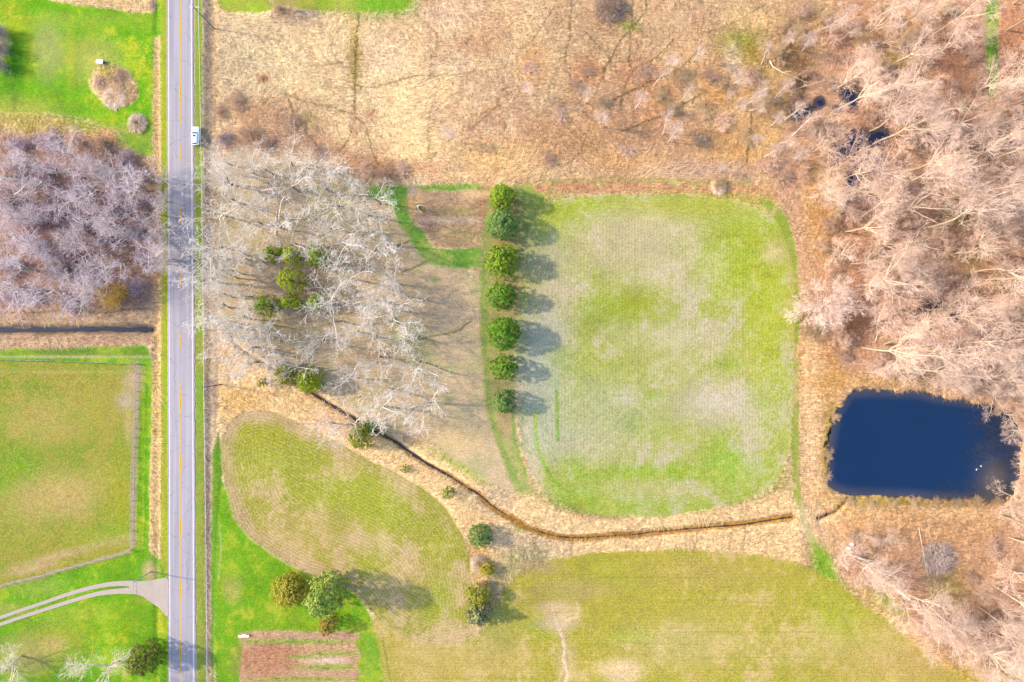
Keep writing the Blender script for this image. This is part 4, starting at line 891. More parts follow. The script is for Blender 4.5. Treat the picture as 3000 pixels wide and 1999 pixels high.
def bark_mat(name, thick, thin, var=.18, limb=None):
    m, nt, b = new_mat(name)
    at = N(nt, 'ShaderNodeAttribute', attribute_name='v'); oi = N(nt, 'ShaderNodeObjectInfo')
    cr = N(nt, 'ShaderNodeValToRGB'); nt.links.new(at.outputs['Fac'], cr.inputs[0])
    cr.color_ramp.elements[0].position = .05; cr.color_ramp.elements[0].color = (*thin, 1)
    cr.color_ramp.elements[1].position = .92; cr.color_ramp.elements[1].color = (*thick, 1)
    e = cr.color_ramp.elements.new(.5); e.color = (*(limb or [(a + b_) / 2 for a, b_ in zip(thick, thin)]), 1)
    c = cr.outputs[0]
    mr = N(nt, 'ShaderNodeMapRange'); mr.inputs[3].default_value = 1 - var; mr.inputs[4].default_value = 1 + var
    nt.links.new(oi.outputs['Random'], mr.inputs[0])
    tc = N(nt, 'ShaderNodeTexCoord'); no = N(nt, 'ShaderNodeTexNoise'); no.inputs['Scale'].default_value = 1.5; no.inputs['Detail'].default_value = 3
    nt.links.new(tc.outputs['Object'], no.inputs['Vector'])
    m2 = N(nt, 'ShaderNodeMapRange'); m2.inputs[1].default_value = .3; m2.inputs[2].default_value = .7; m2.inputs[3].default_value = .75; m2.inputs[4].default_value = 1.2; nt.links.new(no.outputs['Fac'], m2.inputs[0])
    f = math_n(nt, 'MULTIPLY', mr.outputs[0], m2.outputs[0])
    vm = N(nt, 'ShaderNodeVectorMath', operation='SCALE'); nt.links.new(c, vm.inputs[0]); nt.links.new(f, vm.inputs['Scale'])
    nt.links.new(vm.outputs[0], b.inputs['Base Color']); b.inputs['Roughness'].default_value = .9; b.inputs['Specular IOR Level'].default_value = .1
    return m
M['bark_grove'] = bark_mat('pale_grove_bark', (.24, .20, .16), (.74, .645, .56), limb=(.68, .60, .50))
M['bark_left'] = bark_mat('grey_grove_bark', (.30, .27, .20), (.66, .53, .53), limb=(.66, .58, .52))
M['bark_wood'] = bark_mat('tan_wood_bark', (.44, .33, .21), (.74, .52, .40), limb=(.68, .54, .39))
M['bark_round'] = bark_mat('pink_twig_bark', (.50, .38, .27), (.74, .55, .45), limb=(.66, .52, .40))
M['bark_tan'] = bark_mat('tan_lawn_bark', (.40, .32, .22), (.80, .66, .52), limb=(.78, .66, .50))
M['bark_birch'] = bark_mat('whitish_sapling_bark', (.72, .64, .52), (.60, .44, .36))
M['twig_brown'] = bark_mat('brown_brush', (.48, .34, .23), (.48, .31, .21))
M['twig_pink'] = bark_mat('pink_brush', (.68, .48, .34), (.68, .45, .32))
M['twig_purple'] = bark_mat('purple_brush', (.42, .33, .36), (.42, .31, .34))
M['twig_gold'] = bark_mat('golden_brush', (.80, .54, .10), (.80, .50, .07))
M['twig_tan'] = bark_mat('tan_brush', (.58, .42, .25), (.56, .38, .21))
M['stick'] = bark_mat('grey_sticks', (.46, .36, .29), (.40, .30, .25))
SIDES = ((.12, 9, 7), (.05, .12, 5), (0, .05, 3))
KG = dict(nseg=[5, 6, 3, 2, 1], len=[5.5, 9.0, 4.2, 1.8, .75], tip=[.75, .25, .3, .5, .6], crook=[.07, .14, .17, .2, .1], trop=[.03, .07, .05, .03, 0], start=[.6, .3, .3, .3], nch=[4, 5, 4, 3], fork=[3, 2, 2, 2],
          ang=[(22, 52), (30, 62), (30, 65), (25, 60)], short=[0, .45, .4, .3], rr=[.55, .5, .55, .6], rmin=.02, r0=.27, lean=(0, 6), tl=1)
KL = dict(KG, len=[4.5, 8.0, 3.8, 1.9, .85], crook=[.12, .24, .28, .28, .12], nch=[5, 6, 5, 3], lean=(0, 12))
KW = dict(nseg=[6, 6, 3, 2, 1], len=[12.5, 8.5, 4.2, 2.1, 1.2], tip=[.7, .25, .3, .5, .6], crook=[.07, .10, .11, .11, .06], trop=[.02, .10, .05, .02, 0], start=[.75, .25, .3, .3], nch=[6, 5, 5, 4], fork=[4, 2, 3, 3],
          ang=[(16, 42), (22, 48), (25, 50), (22, 48)], short=[0, .4, .35, .3], rr=[.6, .5, .5, .55], rmin=.0165, r0=.23, lean=(0, 5), tl=1)
KB = dict(nseg=[6, 3, 2, 1], len=[7.5, 2.8, 1.3, .8], tip=[.3, .3, .5, .6], crook=[.05, .09, .1, .05], trop=[.03, .05, .03, 0], start=[.35, .25, .3], nch=[16, 6, 6], fork=[3, 3, 3],
          ang=[(25, 50), (25, 50), (25, 50)], short=[.5, .35, .3], rr=[.4, .5, .55], rmin=.014, r0=.13, lean=(0, 6), tl=0)
KR = dict(nseg=[3, 5, 3, 2, 1], len=[2.6, 5.6, 3.4, 2.0, 1.25], tip=[.8, .3, .3, .5, .6], crook=[.06, .10, .10, .10, .05], trop=[0, .01, .0, .0, 0], start=[.6, .3, .3, .3], nch=[12, 7, 6, 5], fork=[9, 3, 3, 4],
          ang=[(20, 80), (25, 50), (25, 50), (22, 45)], short=[0, .35, .3, .3], rr=[.5, .5, .5, .55], rmin=.018, r0=.34, lean=(0, 3), tl=1)
KS = dict(nseg=[4, 3, 1], len=[2.6, 1.3, .75], tip=[.3, .4, .6], crook=[.16, .16, .1], trop=[.02, .02, 0], start=[.2, .2], nch=[7, 6], fork=[3, 3], ang=[(25, 60), (25, 60)], short=[.3, .3], rr=[.55, .6], rmin=.016, r0=.045, lean=(5, 62), tl=-1, stems=26, spread=.25)

KE = dict(KW, nseg=[4, 6, 3, 2, 1], len=[4.2, 7.6, 4.2, 2.1, 1.2], nch=[5, 6, 5, 4], ang=[(25, 66), (25, 52), (25, 50), (22, 48)], trop=[.02, .05, .03, .02, 0], lean=(0, 14), r0=.26)
def proto_tree(kind, seeds, mat, P):
    out = []
    for s in seeds:
        tr, cr = grow(s, P)
        tm = segs_mesh(kind + '_trunk', tr, mat, SIDES, s) if tr else None
        cm = segs_mesh(kind + '_crown', cr, mat, SIDES, s + 1)
        out.append((tm, cm))
    return out
PROTO = {
    'grove': proto_tree('grove', range(100, 109), M['bark_grove'], KG),
    'left': proto_tree('left', range(200, 207), M['bark_left'], KL),
    'wood': proto_tree('wood', range(300, 310), M['bark_wood'], KW),
    'edge': proto_tree('edge', range(350, 357), M['bark_wood'], KE),
    'low': proto_tree('low', range(370, 373), M['bark_tan'], dict(KE, r0=.3)),
    'birch': proto_tree('birch', range(400, 404), M['bark_birch'], KB),
    'round': proto_tree('round', [500], M['bark_round'], KR),
}
SHRUB = {k: [segs_mesh('shrub_stems', grow(600 + i + 10 * j, KS)[1], M[m], SIDES, 600 + i) for i in range(3)] for j, (k, m) in enumerate((('brown', 'twig_brown'), ('pink', 'twig_pink'), ('purple', 'twig_purple'), ('gold', 'twig_gold'), ('tan', 'twig_tan')))}
RNG = random.Random(77)
def bare_tree(kind, px, py, sc=1.0, name='bare_tree', group=None, rng=RNG):
    x, y = w2(px, py)
    tm, cm = PROTO[kind][rng.randrange(len(PROTO[kind]))]
    e = empty(name, (x, y, gz(px, py)), rng.uniform(0, 2 * PI), (sc, sc, sc * rng.uniform(.93, 1.07)))
    if tm: link('trunk', tm, e)
    link('crown', cm, e)
    tag(e, None, 'tree', group)
    e['_px'] = (px, py)
    return e

ORD = ['', 'second ', 'third ', 'fourth ', 'fifth ', 'sixth ', 'seventh ', 'eighth ', 'ninth ', 'tenth ', 'eleventh ', 'twelfth ', 'thirteenth ', 'fourteenth ', 'fifteenth ', 'sixteenth ', 'seventeenth ', 'eighteenth ', 'nineteenth ', 'twentieth ']
def name_by_landmark(objs, fmt, marks):
    """a label that holds for one member only: how near it stands to something one can find"""
    P = np.array([tuple(o['_px']) for o in objs], float)
    D = np.array([[math.hypot(p[0] - m[1], p[1] - m[2]) for m in marks] for p in P])
    R = D.argsort(0).argsort(0)
    for i, o in enumerate(objs):
        best = min(range(len(marks)), key=lambda k: (R[i, k], D[i, k]))
        r = R[i, best]
        o['label'] = fmt.format(ORD[min(r, 19)] + 'nearest ' + marks[best][0])
def clear_px(objs):
    for o in objs:
        if '_px' in o: del o['_px']

# --- the roadside grove (crown centres in the photograph, about 15 m up, brought back to the foot of each tree)
GROVE = [(635, 560), (578, 732), (572, 815), (598, 893), (625, 800), (714, 631), (717, 755), (673, 860), (700, 535), (628, 508), (606, 950), (823, 522), (928, 525), (957, 570), (1018, 540), (849, 605), (922, 640), (1011, 650), (1050, 600),
         (1100, 690), (970, 695), (954, 755), (998, 803), (1040, 765), (1130, 815), (1069, 867), (1132, 900), (960, 880), (952, 935), (1065, 925), (1158, 945), (1078, 985), (900, 995), (1200, 985),
         (1206, 1064), (1080, 1050), (1238, 1195), (1085, 1210), (1015, 1118), (1107, 1150), (995, 1262), (930, 1262), (770, 1064), (835, 1075), (740, 470), (800, 440), (870, 440), (925, 448), (640, 470), (606, 440), (770, 640), (668, 930), (740, 950), (1080, 560), (1180, 860), (585, 600), (575, 700), (592, 770), (600, 500), (640, 985), (690, 1020), (610, 860), (740, 1035), (600, 935), (665, 965), (720, 985), (690, 1065), (625, 1035), (660, 740), (690, 580), (690, 470), (812, 690), (1005, 968), (900, 700)]
f15 = (H - 14.0) / H
grove = []
for (cx, cy) in GROVE:
    bx, by = 1500 + (cx - 1500) * f15, 999.5 + (cy - 999.5) * f15
    grove.append(bare_tree('grove', bx, by, RNG.uniform(.78, 1.0) * (1.15 if cx < 600 else 1) * (1.2 if (cx, cy) in ((1238, 1195), (1085, 1210), (1206, 1064), (1100, 690)) else 1), group='bare trees of the roadside grove'))
name_by_landmark(grove, 'pale bare tree of the roadside grove, {}', [
    ('the parked white car', 574, 401), ('the topmost row pine', 1471, 577), ('the brown garden bed', 1230, 640), ('the bright creekside spruce', 905, 1112), ('the upper cedar clump', 860, 755), ('the dark utility pole', 648, 1127),
    ('the head of the creek', 662, 968), ('the olive creek conifer', 1048, 1282), ('the seventh row pine', 1478, 1180), ('the lower cedar clump', 820, 890), ('the dashed centre line', 530, 812), ('the meadow trail fork', 928, 430), ('the small ball shrub', 1185, 1375), ('the thin lawn', 1300, 900), ('the middle row pine', 1468, 868), ('the green curved path', 1190, 700), ('the road edge line', 563, 620)])
# --- the grove left of the road
LEFT = [(306, 560), (280, 610), (261, 672), (166, 679), (287, 746), (392, 745), (233, 800), (112, 812), (64, 838), (200, 835), (172, 855), (32, 723), (32, 628), (137, 625), (80, 575), (191, 525), (350, 528), (385, 600), (105, 760), (204, 720), (96, 470), (191, 458), (128, 430), (271, 470), (30, 500), (150, 560), (250, 520), (330, 650), (60, 680), (0, 780), (-20, 560), (-30, 690), (310, 470), (-50, 620), (-40, 830), (10, 440), (220, 600), (-60, 480), (410, 690), (405, 500), (425, 560), (420, 640), (435, 740), (440, 760)]
left = []
for (cx, cy) in LEFT:
    bx, by = 1500 + (cx - 1500) * (H - 12) / H, 999.5 + (cy - 999.5) * (H - 12) / H
    left.append(bare_tree('left', bx, by, RNG.uniform(.72, .95) * (.8 if cx > 395 else 1), group='bare trees of the grove left of the road'))
name_by_landmark(left, 'greyish bare tree of the grove left of the road, {}', [
    ('the golden willow', 345, 870), ('the water ditch end', 438, 967), ('the round straw mound', 425, 380), ('the scattered rubbish', 440, 515), ('the top left lawn', 150, 330), ('the left photo edge', 60, 650), ('the road shoulder', 470, 700), ('the ditch bank', 150, 940), ('the white box', 320, 215), ('the pasture fence corner', 405, 1066)])
# --- the right-hand woods: feet of the trunks that can be seen, then the rest of the stand
WOOD = [(2448, 262, 1.0), (2454, 320, .95), (2550, 383, 1.1), (2560, 420, 1.1), (2565, 500, .9), (2650, 505, 1.05), (2800, 490, 1.15), (2735, 100, .9), (2385, 446, .85), (2720, 190, .7), (2537, 541, .9), (2604, 562, 1.1), (2747, 545, 1.0), (2747, 585, 1.0), (2722, 666, 1.15), (2594, 643, .85), (2559, 726, .8), (2569, 750, .8), (2550, 785, .75), (2534, 835, 1.0),
        (2445, 736, .55), (2438, 760, .5), (2856, 797, 1.0), (2890, 822, 1.1), (2719, 911, 1.05), (2760, 935, .8), (2645, 956, .85), (2371, 583, .75), (2420, 560, .7), (2527, 1019, 1.05), (2590, 1010, .9), (2770, 1000, .95), (2810, 1050, .95), (2880, 1120, .8), (2960, 1180, .8), (2985, 1360, .8), (2990, 1440, .8), (2960, 1500, .7), (2480, 1621, .75), (2614, 1717, .9), (2744, 1809, .95), (2820, 1866, .9), (2865, 1777, .8), (2907, 1713, .95), (2955, 1668, .9), (2930, 1510, .95), (2955, 1575, .8), (2929, 1850, .95), (2440, 610, .7), (2475, 680, .75), (2505, 840, .7), (2490, 775, .65), (2410, 500, .75), (2520, 640, .85), (2560, 60, .75), (2620, 90, .8), (2680, 150, .75), (2520, 130, .8), (2600, 200, .8)]
WPOLY = [(2400, 330), (2440, 150), (2520, 20), (2620, -60), (2860, -60), (2868, 300), (2945, 310), (2948, -60), (3060, -60), (3060, 1180), (2900, 1130), (2740, 1090), (2500, 1080), (2470, 980), (2540, 900), (2530, 700), (2440, 640), (2360, 560), (2350, 430)]
def inside(x, y, P): return bool(poly_sd(np.array([x], np.float32), np.array([y], np.float32), P)[0] > 0)
pts = [(a, b) for a, b, c in WOOD]
r_ = random.Random(5); tries = 0; extra = []
while len(extra) < 80 and tries < 9000:
    tries += 1
    x, y = r_.uniform(2340, 3060), r_.uniform(-60, 1180)
    if not inside(x, y, WPOLY): continue
    if math.hypot(x - 2432, y - 895) < 130 or (y < 330 and abs(1500 + (x - 1500) * 1.11 - 2906) < 92): continue
    if any(math.hypot((x - a) * 1.0, y - b) < 53 for a, b in pts): continue
    if any(math.hypot(x - p[0], y - p[1]) < max(p[2], p[3]) * .9 for p in POOLS): continue
    pts.append((x, y)); extra.append((x, y, r_.uniform(.62, .98) * (.62 if y < 250 and x < 2880 else 1)))
for x, y, s in ((2960, 1740, .8), (2990, 1800, .8), (3030, 1640, .9), (3040, 1720, .9), (3040, 1500, .9), (3050, 1400, .9), (3050, 1300, .8), (3020, 1560, .8), (2885, 1900, .8), (2960, 1930, .85), (3020, 1960, .9), (3030, 1880, .8), (2560, 1665, .5)): extra.append((x, y, s))
wood = [bare_tree('wood' if (i < len(WOOD) and i % 4) or (i >= len(WOOD) and i % 5 < 2) else 'edge', x, y, s, group='bare trees of the right woods') for i, (x, y, s) in enumerate(WOOD + extra)]
wood += [bare_tree('edge', x, y, s, group='bare trees of the right woods') for x, y, s in ((2455, 1600, .62), (2520, 1660, .7), (2570, 1700, .72), (2640, 1760, .75), (2690, 1795, .8), (2735, 1830, .85), (2790, 1850, .85), (2850, 1890, .85), (2700, 1860, .6), (2900, 1940, .85), (2880, 1830, .8), (2930, 1780, .8), (2965, 1860, .8), (2890, 1740, .7), (2600, 1560, .45), (2520, 1560, .45), (2540, 1090, .62), (2600, 1085, .7), (2690, 1095, .6), (2760, 1110, .55), (2830, 1125, .6), (2900, 1160, .6), (2950, 1215, .62), (2972, 1262, .62), (2990, 1330, .66), (2985, 1395, .66), (2965, 1450, .62), (2935, 1490, .55), (3010, 1460, .8), (3020, 1280, .8))]
wood += [bare_tree('wood', x, y, s, group='bare trees of the right woods') for x, y, s in ((3060, 1230, .9), (3075, 1330, 1), (3070, 1430, .95), (3120, 1270, 1), (3130, 1370, 1), (3125, 1470, .9), (3060, 1520, .9), (3050, 1160, .9))]
name_by_landmark(wood, 'pinkish bare tree of the right woods, {}', [
    ('the round pink tree', 2432, 885), ('the broad dark pool', 2555, 478), ('the blue pools', 2740, 905), ('the grass lane end', 2905, 290), ('the fallen pale trunk', 2380, 250), ('the small purple pool', 2492, 285), ('the upper right photo corner', 3000, 0), ('the field corner', 2300, 610), ('the pond north shore', 2650, 1148), ('the brush pile', 2740, 1630),
    ('the two white birds', 2870, 1372), ('the lower right photo corner', 3000, 1999), ('the farm track foot', 2455, 1700), ('the pond northwest corner', 2478, 1160), ('the grass lane middle', 2905, 130), ('the right photo edge', 3000, 700), ('the top photo edge', 2650, 0), ('the eastern pond tip', 3000, 1320), ('the bent elbow trunk', 2380, 560), ('the white stump', 2480, 1600)])
# --- the dense ball-crowned tree by the track
rt = bare_tree('round', 1500 + (2432 - 1500) * (H - 6) / H, 999.5 + (893 - 999.5) * (H - 6) / H, 1.0)
rt['label'] = 'round pink ball crowned bare tree standing by the farm track, left of the woods'
# --- slender whitish saplings in the meadow
BIRCH = [(1947, 192, .95), (1915, 252, .8), (1862, 318, 1.0), (1712, 305, .8), (1768, 375, 1.05), (1942, 395, 1.0), (1957, 417, 1.05), (2145, 248, 1.0), (1540, 272, .9), (1332, 418, .95), (2132, 292, .7), (2160, 318, .9), (2182, 312, .9), (2198, 325, .9), (2212, 302, .9), (2213, 418, .9), (2255, 372, .9), (2285, 420, .9), (2110, 505, .6), (2300, 350, 1.0), (2320, 400, 1.05), (2260, 300, .95), (2330, 470, 1.1), (2230, 190, .8), (2350, 150, 1.0), (2400, 90, 1.05), (2290, 130, .9), (2460, 60, 1.1), (2240, 460, .9), (2030, 180, .8), (1990, 300, .8)]
birch = [bare_tree('birch', x, y, s, 'bare_sapling', 'slender saplings in the meadow') for x, y, s in BIRCH]
name_by_landmark(birch, 'slender whitish bare sapling in the tan meadow, {}', [
    ('the dark top thicket', 1770, 25), ('the green meadow patch', 2170, 120), ('the fallen pale trunk', 2350, 265), ('the topmost row pine', 1471, 577), ('the top field edge', 1900, 560), ('the woods', 2350, 420), ('the long meadow trail', 1042, 300), ('the trail fork', 1850, 80)])
others = [bare_tree('low', 340, 1935, 1.12), bare_tree('low', 62, 1922, .9), bare_tree('birch', 815, 28, .8), bare_tree('grove', -20, 1960, .8)]
for o, t_ in zip(others, ('pale spreading bare tree on the lawn beside the dark evergreen, bottom left', 'bare tree with dark trunk on the lawn at the left edge, near the bottom', 'small white bare tree on the top lawn edge above the meadow', 'pale bare tree at the bottom left corner of the lawn')): o['label'] = t_

# --- shrubs
def shrub(kind, px, py, R, hz=1.0, name='shrub', group=None, label=None, cat='shrub'):
    me = SHRUB[kind][RNG.randrange(3)]
    s = R * S / 3.0
    o = link(name, me, None, (*w2(px, py), gz(px, py) - .05)); o.rotation_euler = (0, 0, RNG.uniform(0, 6.28)); o.scale = (s, s, s * hz)
    tag(o, label, cat, group); o['_px'] = (px, py); return o
ms = [shrub(k, x, y, r, h, group='brush clumps in the meadow') for k, x, y, r, h in (
    ('brown', 700, 300, 36, .5), ('brown', 650, 330, 30, .5), ('brown', 735, 395, 34, .6), ('brown', 780, 425, 34, .6), ('purple', 660, 410, 30, .6), ('brown', 860, 362, 34, .4), ('brown', 770, 232, 14, .6), ('brown', 930, 440, 30, .5), ('brown', 1720, 212, 26, .5), ('tan', 1925, 285, 40, .6), ('tan', 1960, 315, 34, .6), ('brown', 1880, 215, 40, .5), ('tan', 2110, 250, 40, .7), ('brown', 2085, 225, 34, .7),
    ('pink', 1555, 205, 30, .35), ('brown', 1610, 470, 30, .5), ('pink', 1180, 500, 34, .5), ('brown', 1130, 515, 40, .7), ('pink', 1070, 505, 30, .7), ('tan', 2105, 545, 32, .6), ('brown', 2360, 225, 30, .9), ('brown', 2330, 300, 34, .9), ('tan', 2300, 250, 40, .8), ('tan', 2270, 160, 46, .7), ('tan', 2330, 110, 44, .7), ('brown', 2200, 230, 34, .6), ('tan', 2240, 300, 40, .7), ('pink', 2250, 480, 40, .6), ('pink', 2290, 520, 34, .8), ('tan', 2180, 400, 40, .6), ('pink', 2120, 360, 34, .6), ('tan', 2060, 330, 36, .5), ('brown', 2050, 420, 36, .4), ('tan', 1990, 230, 34, .5), ('pink', 1840, 440, 34, .4), ('tan', 1760, 300, 30, .4), ('brown', 1690, 250, 30, .35), ('pink', 1640, 340, 34, .35), ('tan', 2400, 60, 44, .9), ('pink', 2340, 30, 40, .8), ('tan', 2290, 80, 40, .7), ('pink', 2430, 110, 40, .9), ('brown', 820, 30, 18, .8))]
name_by_landmark(ms, 'low bare brush clump in the meadow, {}', [
    ('the white parked car', 574, 401), ('the long meadow trail', 1042, 200), ('the green meadow patch', 2170, 120), ('the fallen pale trunk', 2370, 262), ('the topmost row pine', 1471, 577), ('the dark top thicket', 1770, 25), ('the square field corner', 2250, 590), ('the top lawn', 900, 20), ('the utility pole by the top lawn', 628, 84)])
ws = []
r_ = random.Random(15); tries = 0; sp = []
SPOLY = [(2340, 470), (2380, 330), (2440, 100), (2560, -20), (2860, -20), (2870, 320), (3010, 310), (3010, 1160), (2890, 1140), (2520, 1100), (2440, 1010), (2350, 960), (2345, 640)]
while len(sp) < 74 and tries < 8000:
    tries += 1; x, y = r_.uniform(2330, 3010), r_.uniform(-20, 1150)
    if not inside(x, y, SPOLY) or any(math.hypot(x - a, y - b) < 52 for a, b in sp) or any(math.hypot(x - p[0], y - p[1]) < max(p[2], p[3]) * 1.3 for p in POOLS) or math.hypot(x - 2440, y - 890) < 60: continue
    sp.append((x, y))
for i, (x, y) in enumerate(sp): ws.append(shrub(('pink', 'pink', 'tan', 'brown')[i % 4], x, y, r_.uniform(26, 44), r_.uniform(.8, 1.2), group='undergrowth shrubs of the right woods'))
for k, x, y, r in (('brown', 2470, 1040, 26), ('brown', 2480, 990, 30), ('brown', 2920, 1195, 22), ('pink', 2990, 1480, 36), ('pink', 2560, 1580, 26), ('pink', 2490, 1570, 24), ('pink', 2900, 1600, 36), ('brown', 2830, 1690, 30), ('brown', 2900, 1800, 36), ('pink', 2830, 1830, 36), ('tan', 2440, 620, 30), ('tan', 2400, 720, 26)):
    ws.append(shrub(k, x, y, r, .9, group='undergrowth shrubs of the right woods'))
name_by_landmark(ws, 'bare twiggy shrub under the right woods, {}', [
    ('the round pink tree', 2432, 885), ('the broad dark pool', 2555, 478), ('the blue pools', 2740, 905), ('the grass lane end', 2905, 290), ('the fallen pale trunk', 2380, 250), ('the small purple pool', 2492, 285), ('the upper right photo corner', 3000, 0), ('the field corner', 2300, 610), ('the pond north shore', 2650, 1148), ('the brush pile', 2740, 1630),
    ('the two white birds', 2870, 1372), ('the lower right photo corner', 3000, 1999), ('the farm track foot', 2455, 1700), ('the pond northwest corner', 2478, 1160), ('the grass lane middle', 2905, 130), ('the right photo edge', 3000, 700), ('the top photo edge', 2650, 0)])
ls = [shrub(k, x, y, r, h, group='brush under the grove left of the road') for k, x, y, r, h in (
    ('purple', 60, 430, 40, .7), ('purple', 150, 420, 44, .7), ('pink', 230, 420, 36, .7), ('brown', 300, 430, 40, .7), ('purple', 380, 470, 36, .7), ('purple', 350, 560, 40, .8), ('purple', 420, 600, 36, .7), ('purple', 410, 680, 40, .8), ('purple', 430, 760, 34, .7), ('purple', 400, 840, 38, .7), ('purple', 310, 700, 44, .8), ('purple', 240, 650, 44, .8), ('purple', 160, 620, 44, .8), ('purple', 90, 640, 44, .8), ('purple', 30, 590, 40, .8), ('purple', 120, 730, 44, .8), ('purple', 40, 780, 40, .8), ('purple', 180, 790, 44, .8), ('purple', 260, 790, 40, .8), ('purple', 130, 520, 40, .8), ('purple', 230, 560, 40, .8), ('purple', 60, 500, 40, .8), ('purple', 100, 870, 36, .6), ('purple', 210, 890, 36, .6), ('brown', 290, 500, 36, .8), ('purple', 40, 870, 34, .6), ('purple', 340, 620, 36, .8), ('brown', 430, 530, 24, .7))]
name_by_landmark(ls, 'purplish brush clump under the grove left of the road, {}', [
    ('the golden willow', 345, 870), ('the water ditch end', 438, 967), ('the round straw mound', 425, 380), ('the scattered rubbish', 440, 515), ('the top left lawn', 150, 330), ('the left photo edge', 10, 650), ('the road shoulder', 470, 700), ('the ditch bank', 150, 940)])
misc = [shrub('gold', 345, 868, 46, 1.5, 'willow_shrub', None, 'golden yellow twiggy willow bush left of the road, above the water ditch'),
        shrub('purple', 8, 100, 34, 1.6, label='uppermost clump of the dark purple thicket at the left edge of the vivid lawn', group='thicket at the left edge'),
        shrub('purple', 16, 148, 36, 1.7, label='middle clump of the dark purple thicket at the left edge of the vivid lawn', group='thicket at the left edge'),
        shrub('purple', 6, 198, 34, 1.6, label='lowest clump of the dark purple thicket at the left edge of the vivid lawn', group='thicket at the left edge'),
        shrub('tan', 1408, 1655, 30, .7, label='tan leafless bush just below the round green creek shrub'), shrub('tan', 1420, 1705, 22, 1.1, label='pinkish fan shaped bare bush beside the olive bush'),
        shrub('brown', 1765, 22, 46, .8, label='big dark thicket at the top edge of the meadow, left half', group='dark thicket at the top'), shrub('brown', 1795, 30, 40, .8, label='dark thicket at the top edge of the meadow, right half', group='dark thicket at the top'),
        shrub('tan', 345, 265, 34, .35, label='dry weed tangle on the grass island, lower one'), shrub('brown', 355, 225, 28, .45, label='dark weed tangle on the grass island, upper one'), shrub('pink', 300, 245, 26, .4, label='pale weed tangle on the grass island, left one'),
        shrub('tan', 2445, 1220, 20, .5, label='olive tan shrub on the left bank of the pond, upper one'), shrub('tan', 2425, 1330, 22, .5, label='olive tan shrub on the left bank of the pond, middle one'), shrub('tan', 2425, 1395, 20, .5, label='olive tan shrub on the left bank of the pond, lowest one')]
ps = [shrub('tan', 2490 + i * 62, 1470 + (i % 3) * 3, 22, .45, group='olive shrubs along the south shore of the pond') for i in range(8)]
name_by_landmark(ps, 'low olive shrub on the south shore of the pond, {}', [('the pond outlet', 2450, 1495), ('the eastern pond tip', 3000, 1440), ('the brush pile', 2740, 1630)])
clear_px([o for o in COL.objects])

# --- grass mounds: arching dry blades
M['mound'] = bark_mat('dry_mound_grass', (.80, .62, .44), (.80, .62, .46))
def grass_mound(px, py, R, hz, label, seed):
    rs = random.Random(seed); segs = []
    for i in range(700):
        a = rs.uniform(0, 2 * PI); r0 = rs.random() ** .5 * R * .55; d = a + rs.gauss(0, .5)
        p = Vector((r0 * math.cos(a), r0 * math.sin(a), -.05)); L = R * rs.uniform(.35, .6); h = hz * rs.uniform(.5, 1) * (1 - .5 * r0 / R)
        q = p + Vector((math.cos(d) * L * .35, math.sin(d) * L * .35, h)); e = p + Vector((math.cos(d) * L, math.sin(d) * L, h * rs.uniform(.45, .9)))
        segs += [(tuple(p), tuple(q), .035, .03), (tuple(q), tuple(e), .03, .015)]
    me = segs_mesh('grass_mound', segs, M['mound'], SIDES, seed)
    tag(link('grass_mound', me, None, (*w2(px, py), gz(px, py))), label, 'grass mound')
grass_mound(405, 363, 32 * S, 1.3, 'round mound of pale dry straw grass beside the lawn, left of the road', 1)
grass_mound(335, 285, 40 * S, .8, 'broad dry grass tussock at the lower end of the grass island', 2)
grass_mound(2105, 548, 26 * S, 1.0, 'golden dry grass tussock on the weed bank above the square field', 3)
grass_mound(1405, 1650, 30 * S, .9, 'tan dry grass tussock below the round green creek shrub', 4)

# --- evergreens
def leaves(C, O, rc, nl, size, seed, vbase, asp=.6, jit=.22, droop=0.):
    """sprays: nl small leaf quads round every clump centre, fanned away from it"""
    rs = np.random.RandomState(seed); m = len(C)
    c = np.repeat(C, nl, 0); o = np.repeat(O, nl, 0); rcs = np.repeat(np.broadcast_to(rc, (m,)), nl)
    d = rs.normal(size=(m * nl, 3)); d /= np.linalg.norm(d, axis=1, keepdims=True)
    d = d + o * .75; d[:, 2] -= droop; d /= np.linalg.norm(d, axis=1, keepdims=True)
    p = c + d * (rcs * rs.uniform(.25, 1, m * nl))[:, None]
    L = (size * rs.uniform(.6, 1.3, m * nl))[:, None]; W = L * asp
    nn = d * .7 + o * .55 + rs.normal(size=d.shape) * .38; nn /= np.linalg.norm(nn, axis=1, keepdims=True)
    tip = np.cross(nn, rs.normal(size=d.shape)); tip /= np.linalg.norm(tip, axis=1, keepdims=True)
    t = np.cross(nn, tip)
    V = np.stack([p - tip * L * .5, p + t * W * .5, p + tip * L * .5, p - t * W * .5], 1).reshape(-1, 3)
    F = np.arange(m * nl * 4).reshape(-1, 4)
    v = np.clip(np.repeat(vbase, nl) + rs.uniform(-jit, jit, m * nl), 0, 1)
    return V, F, np.repeat(v, 4)
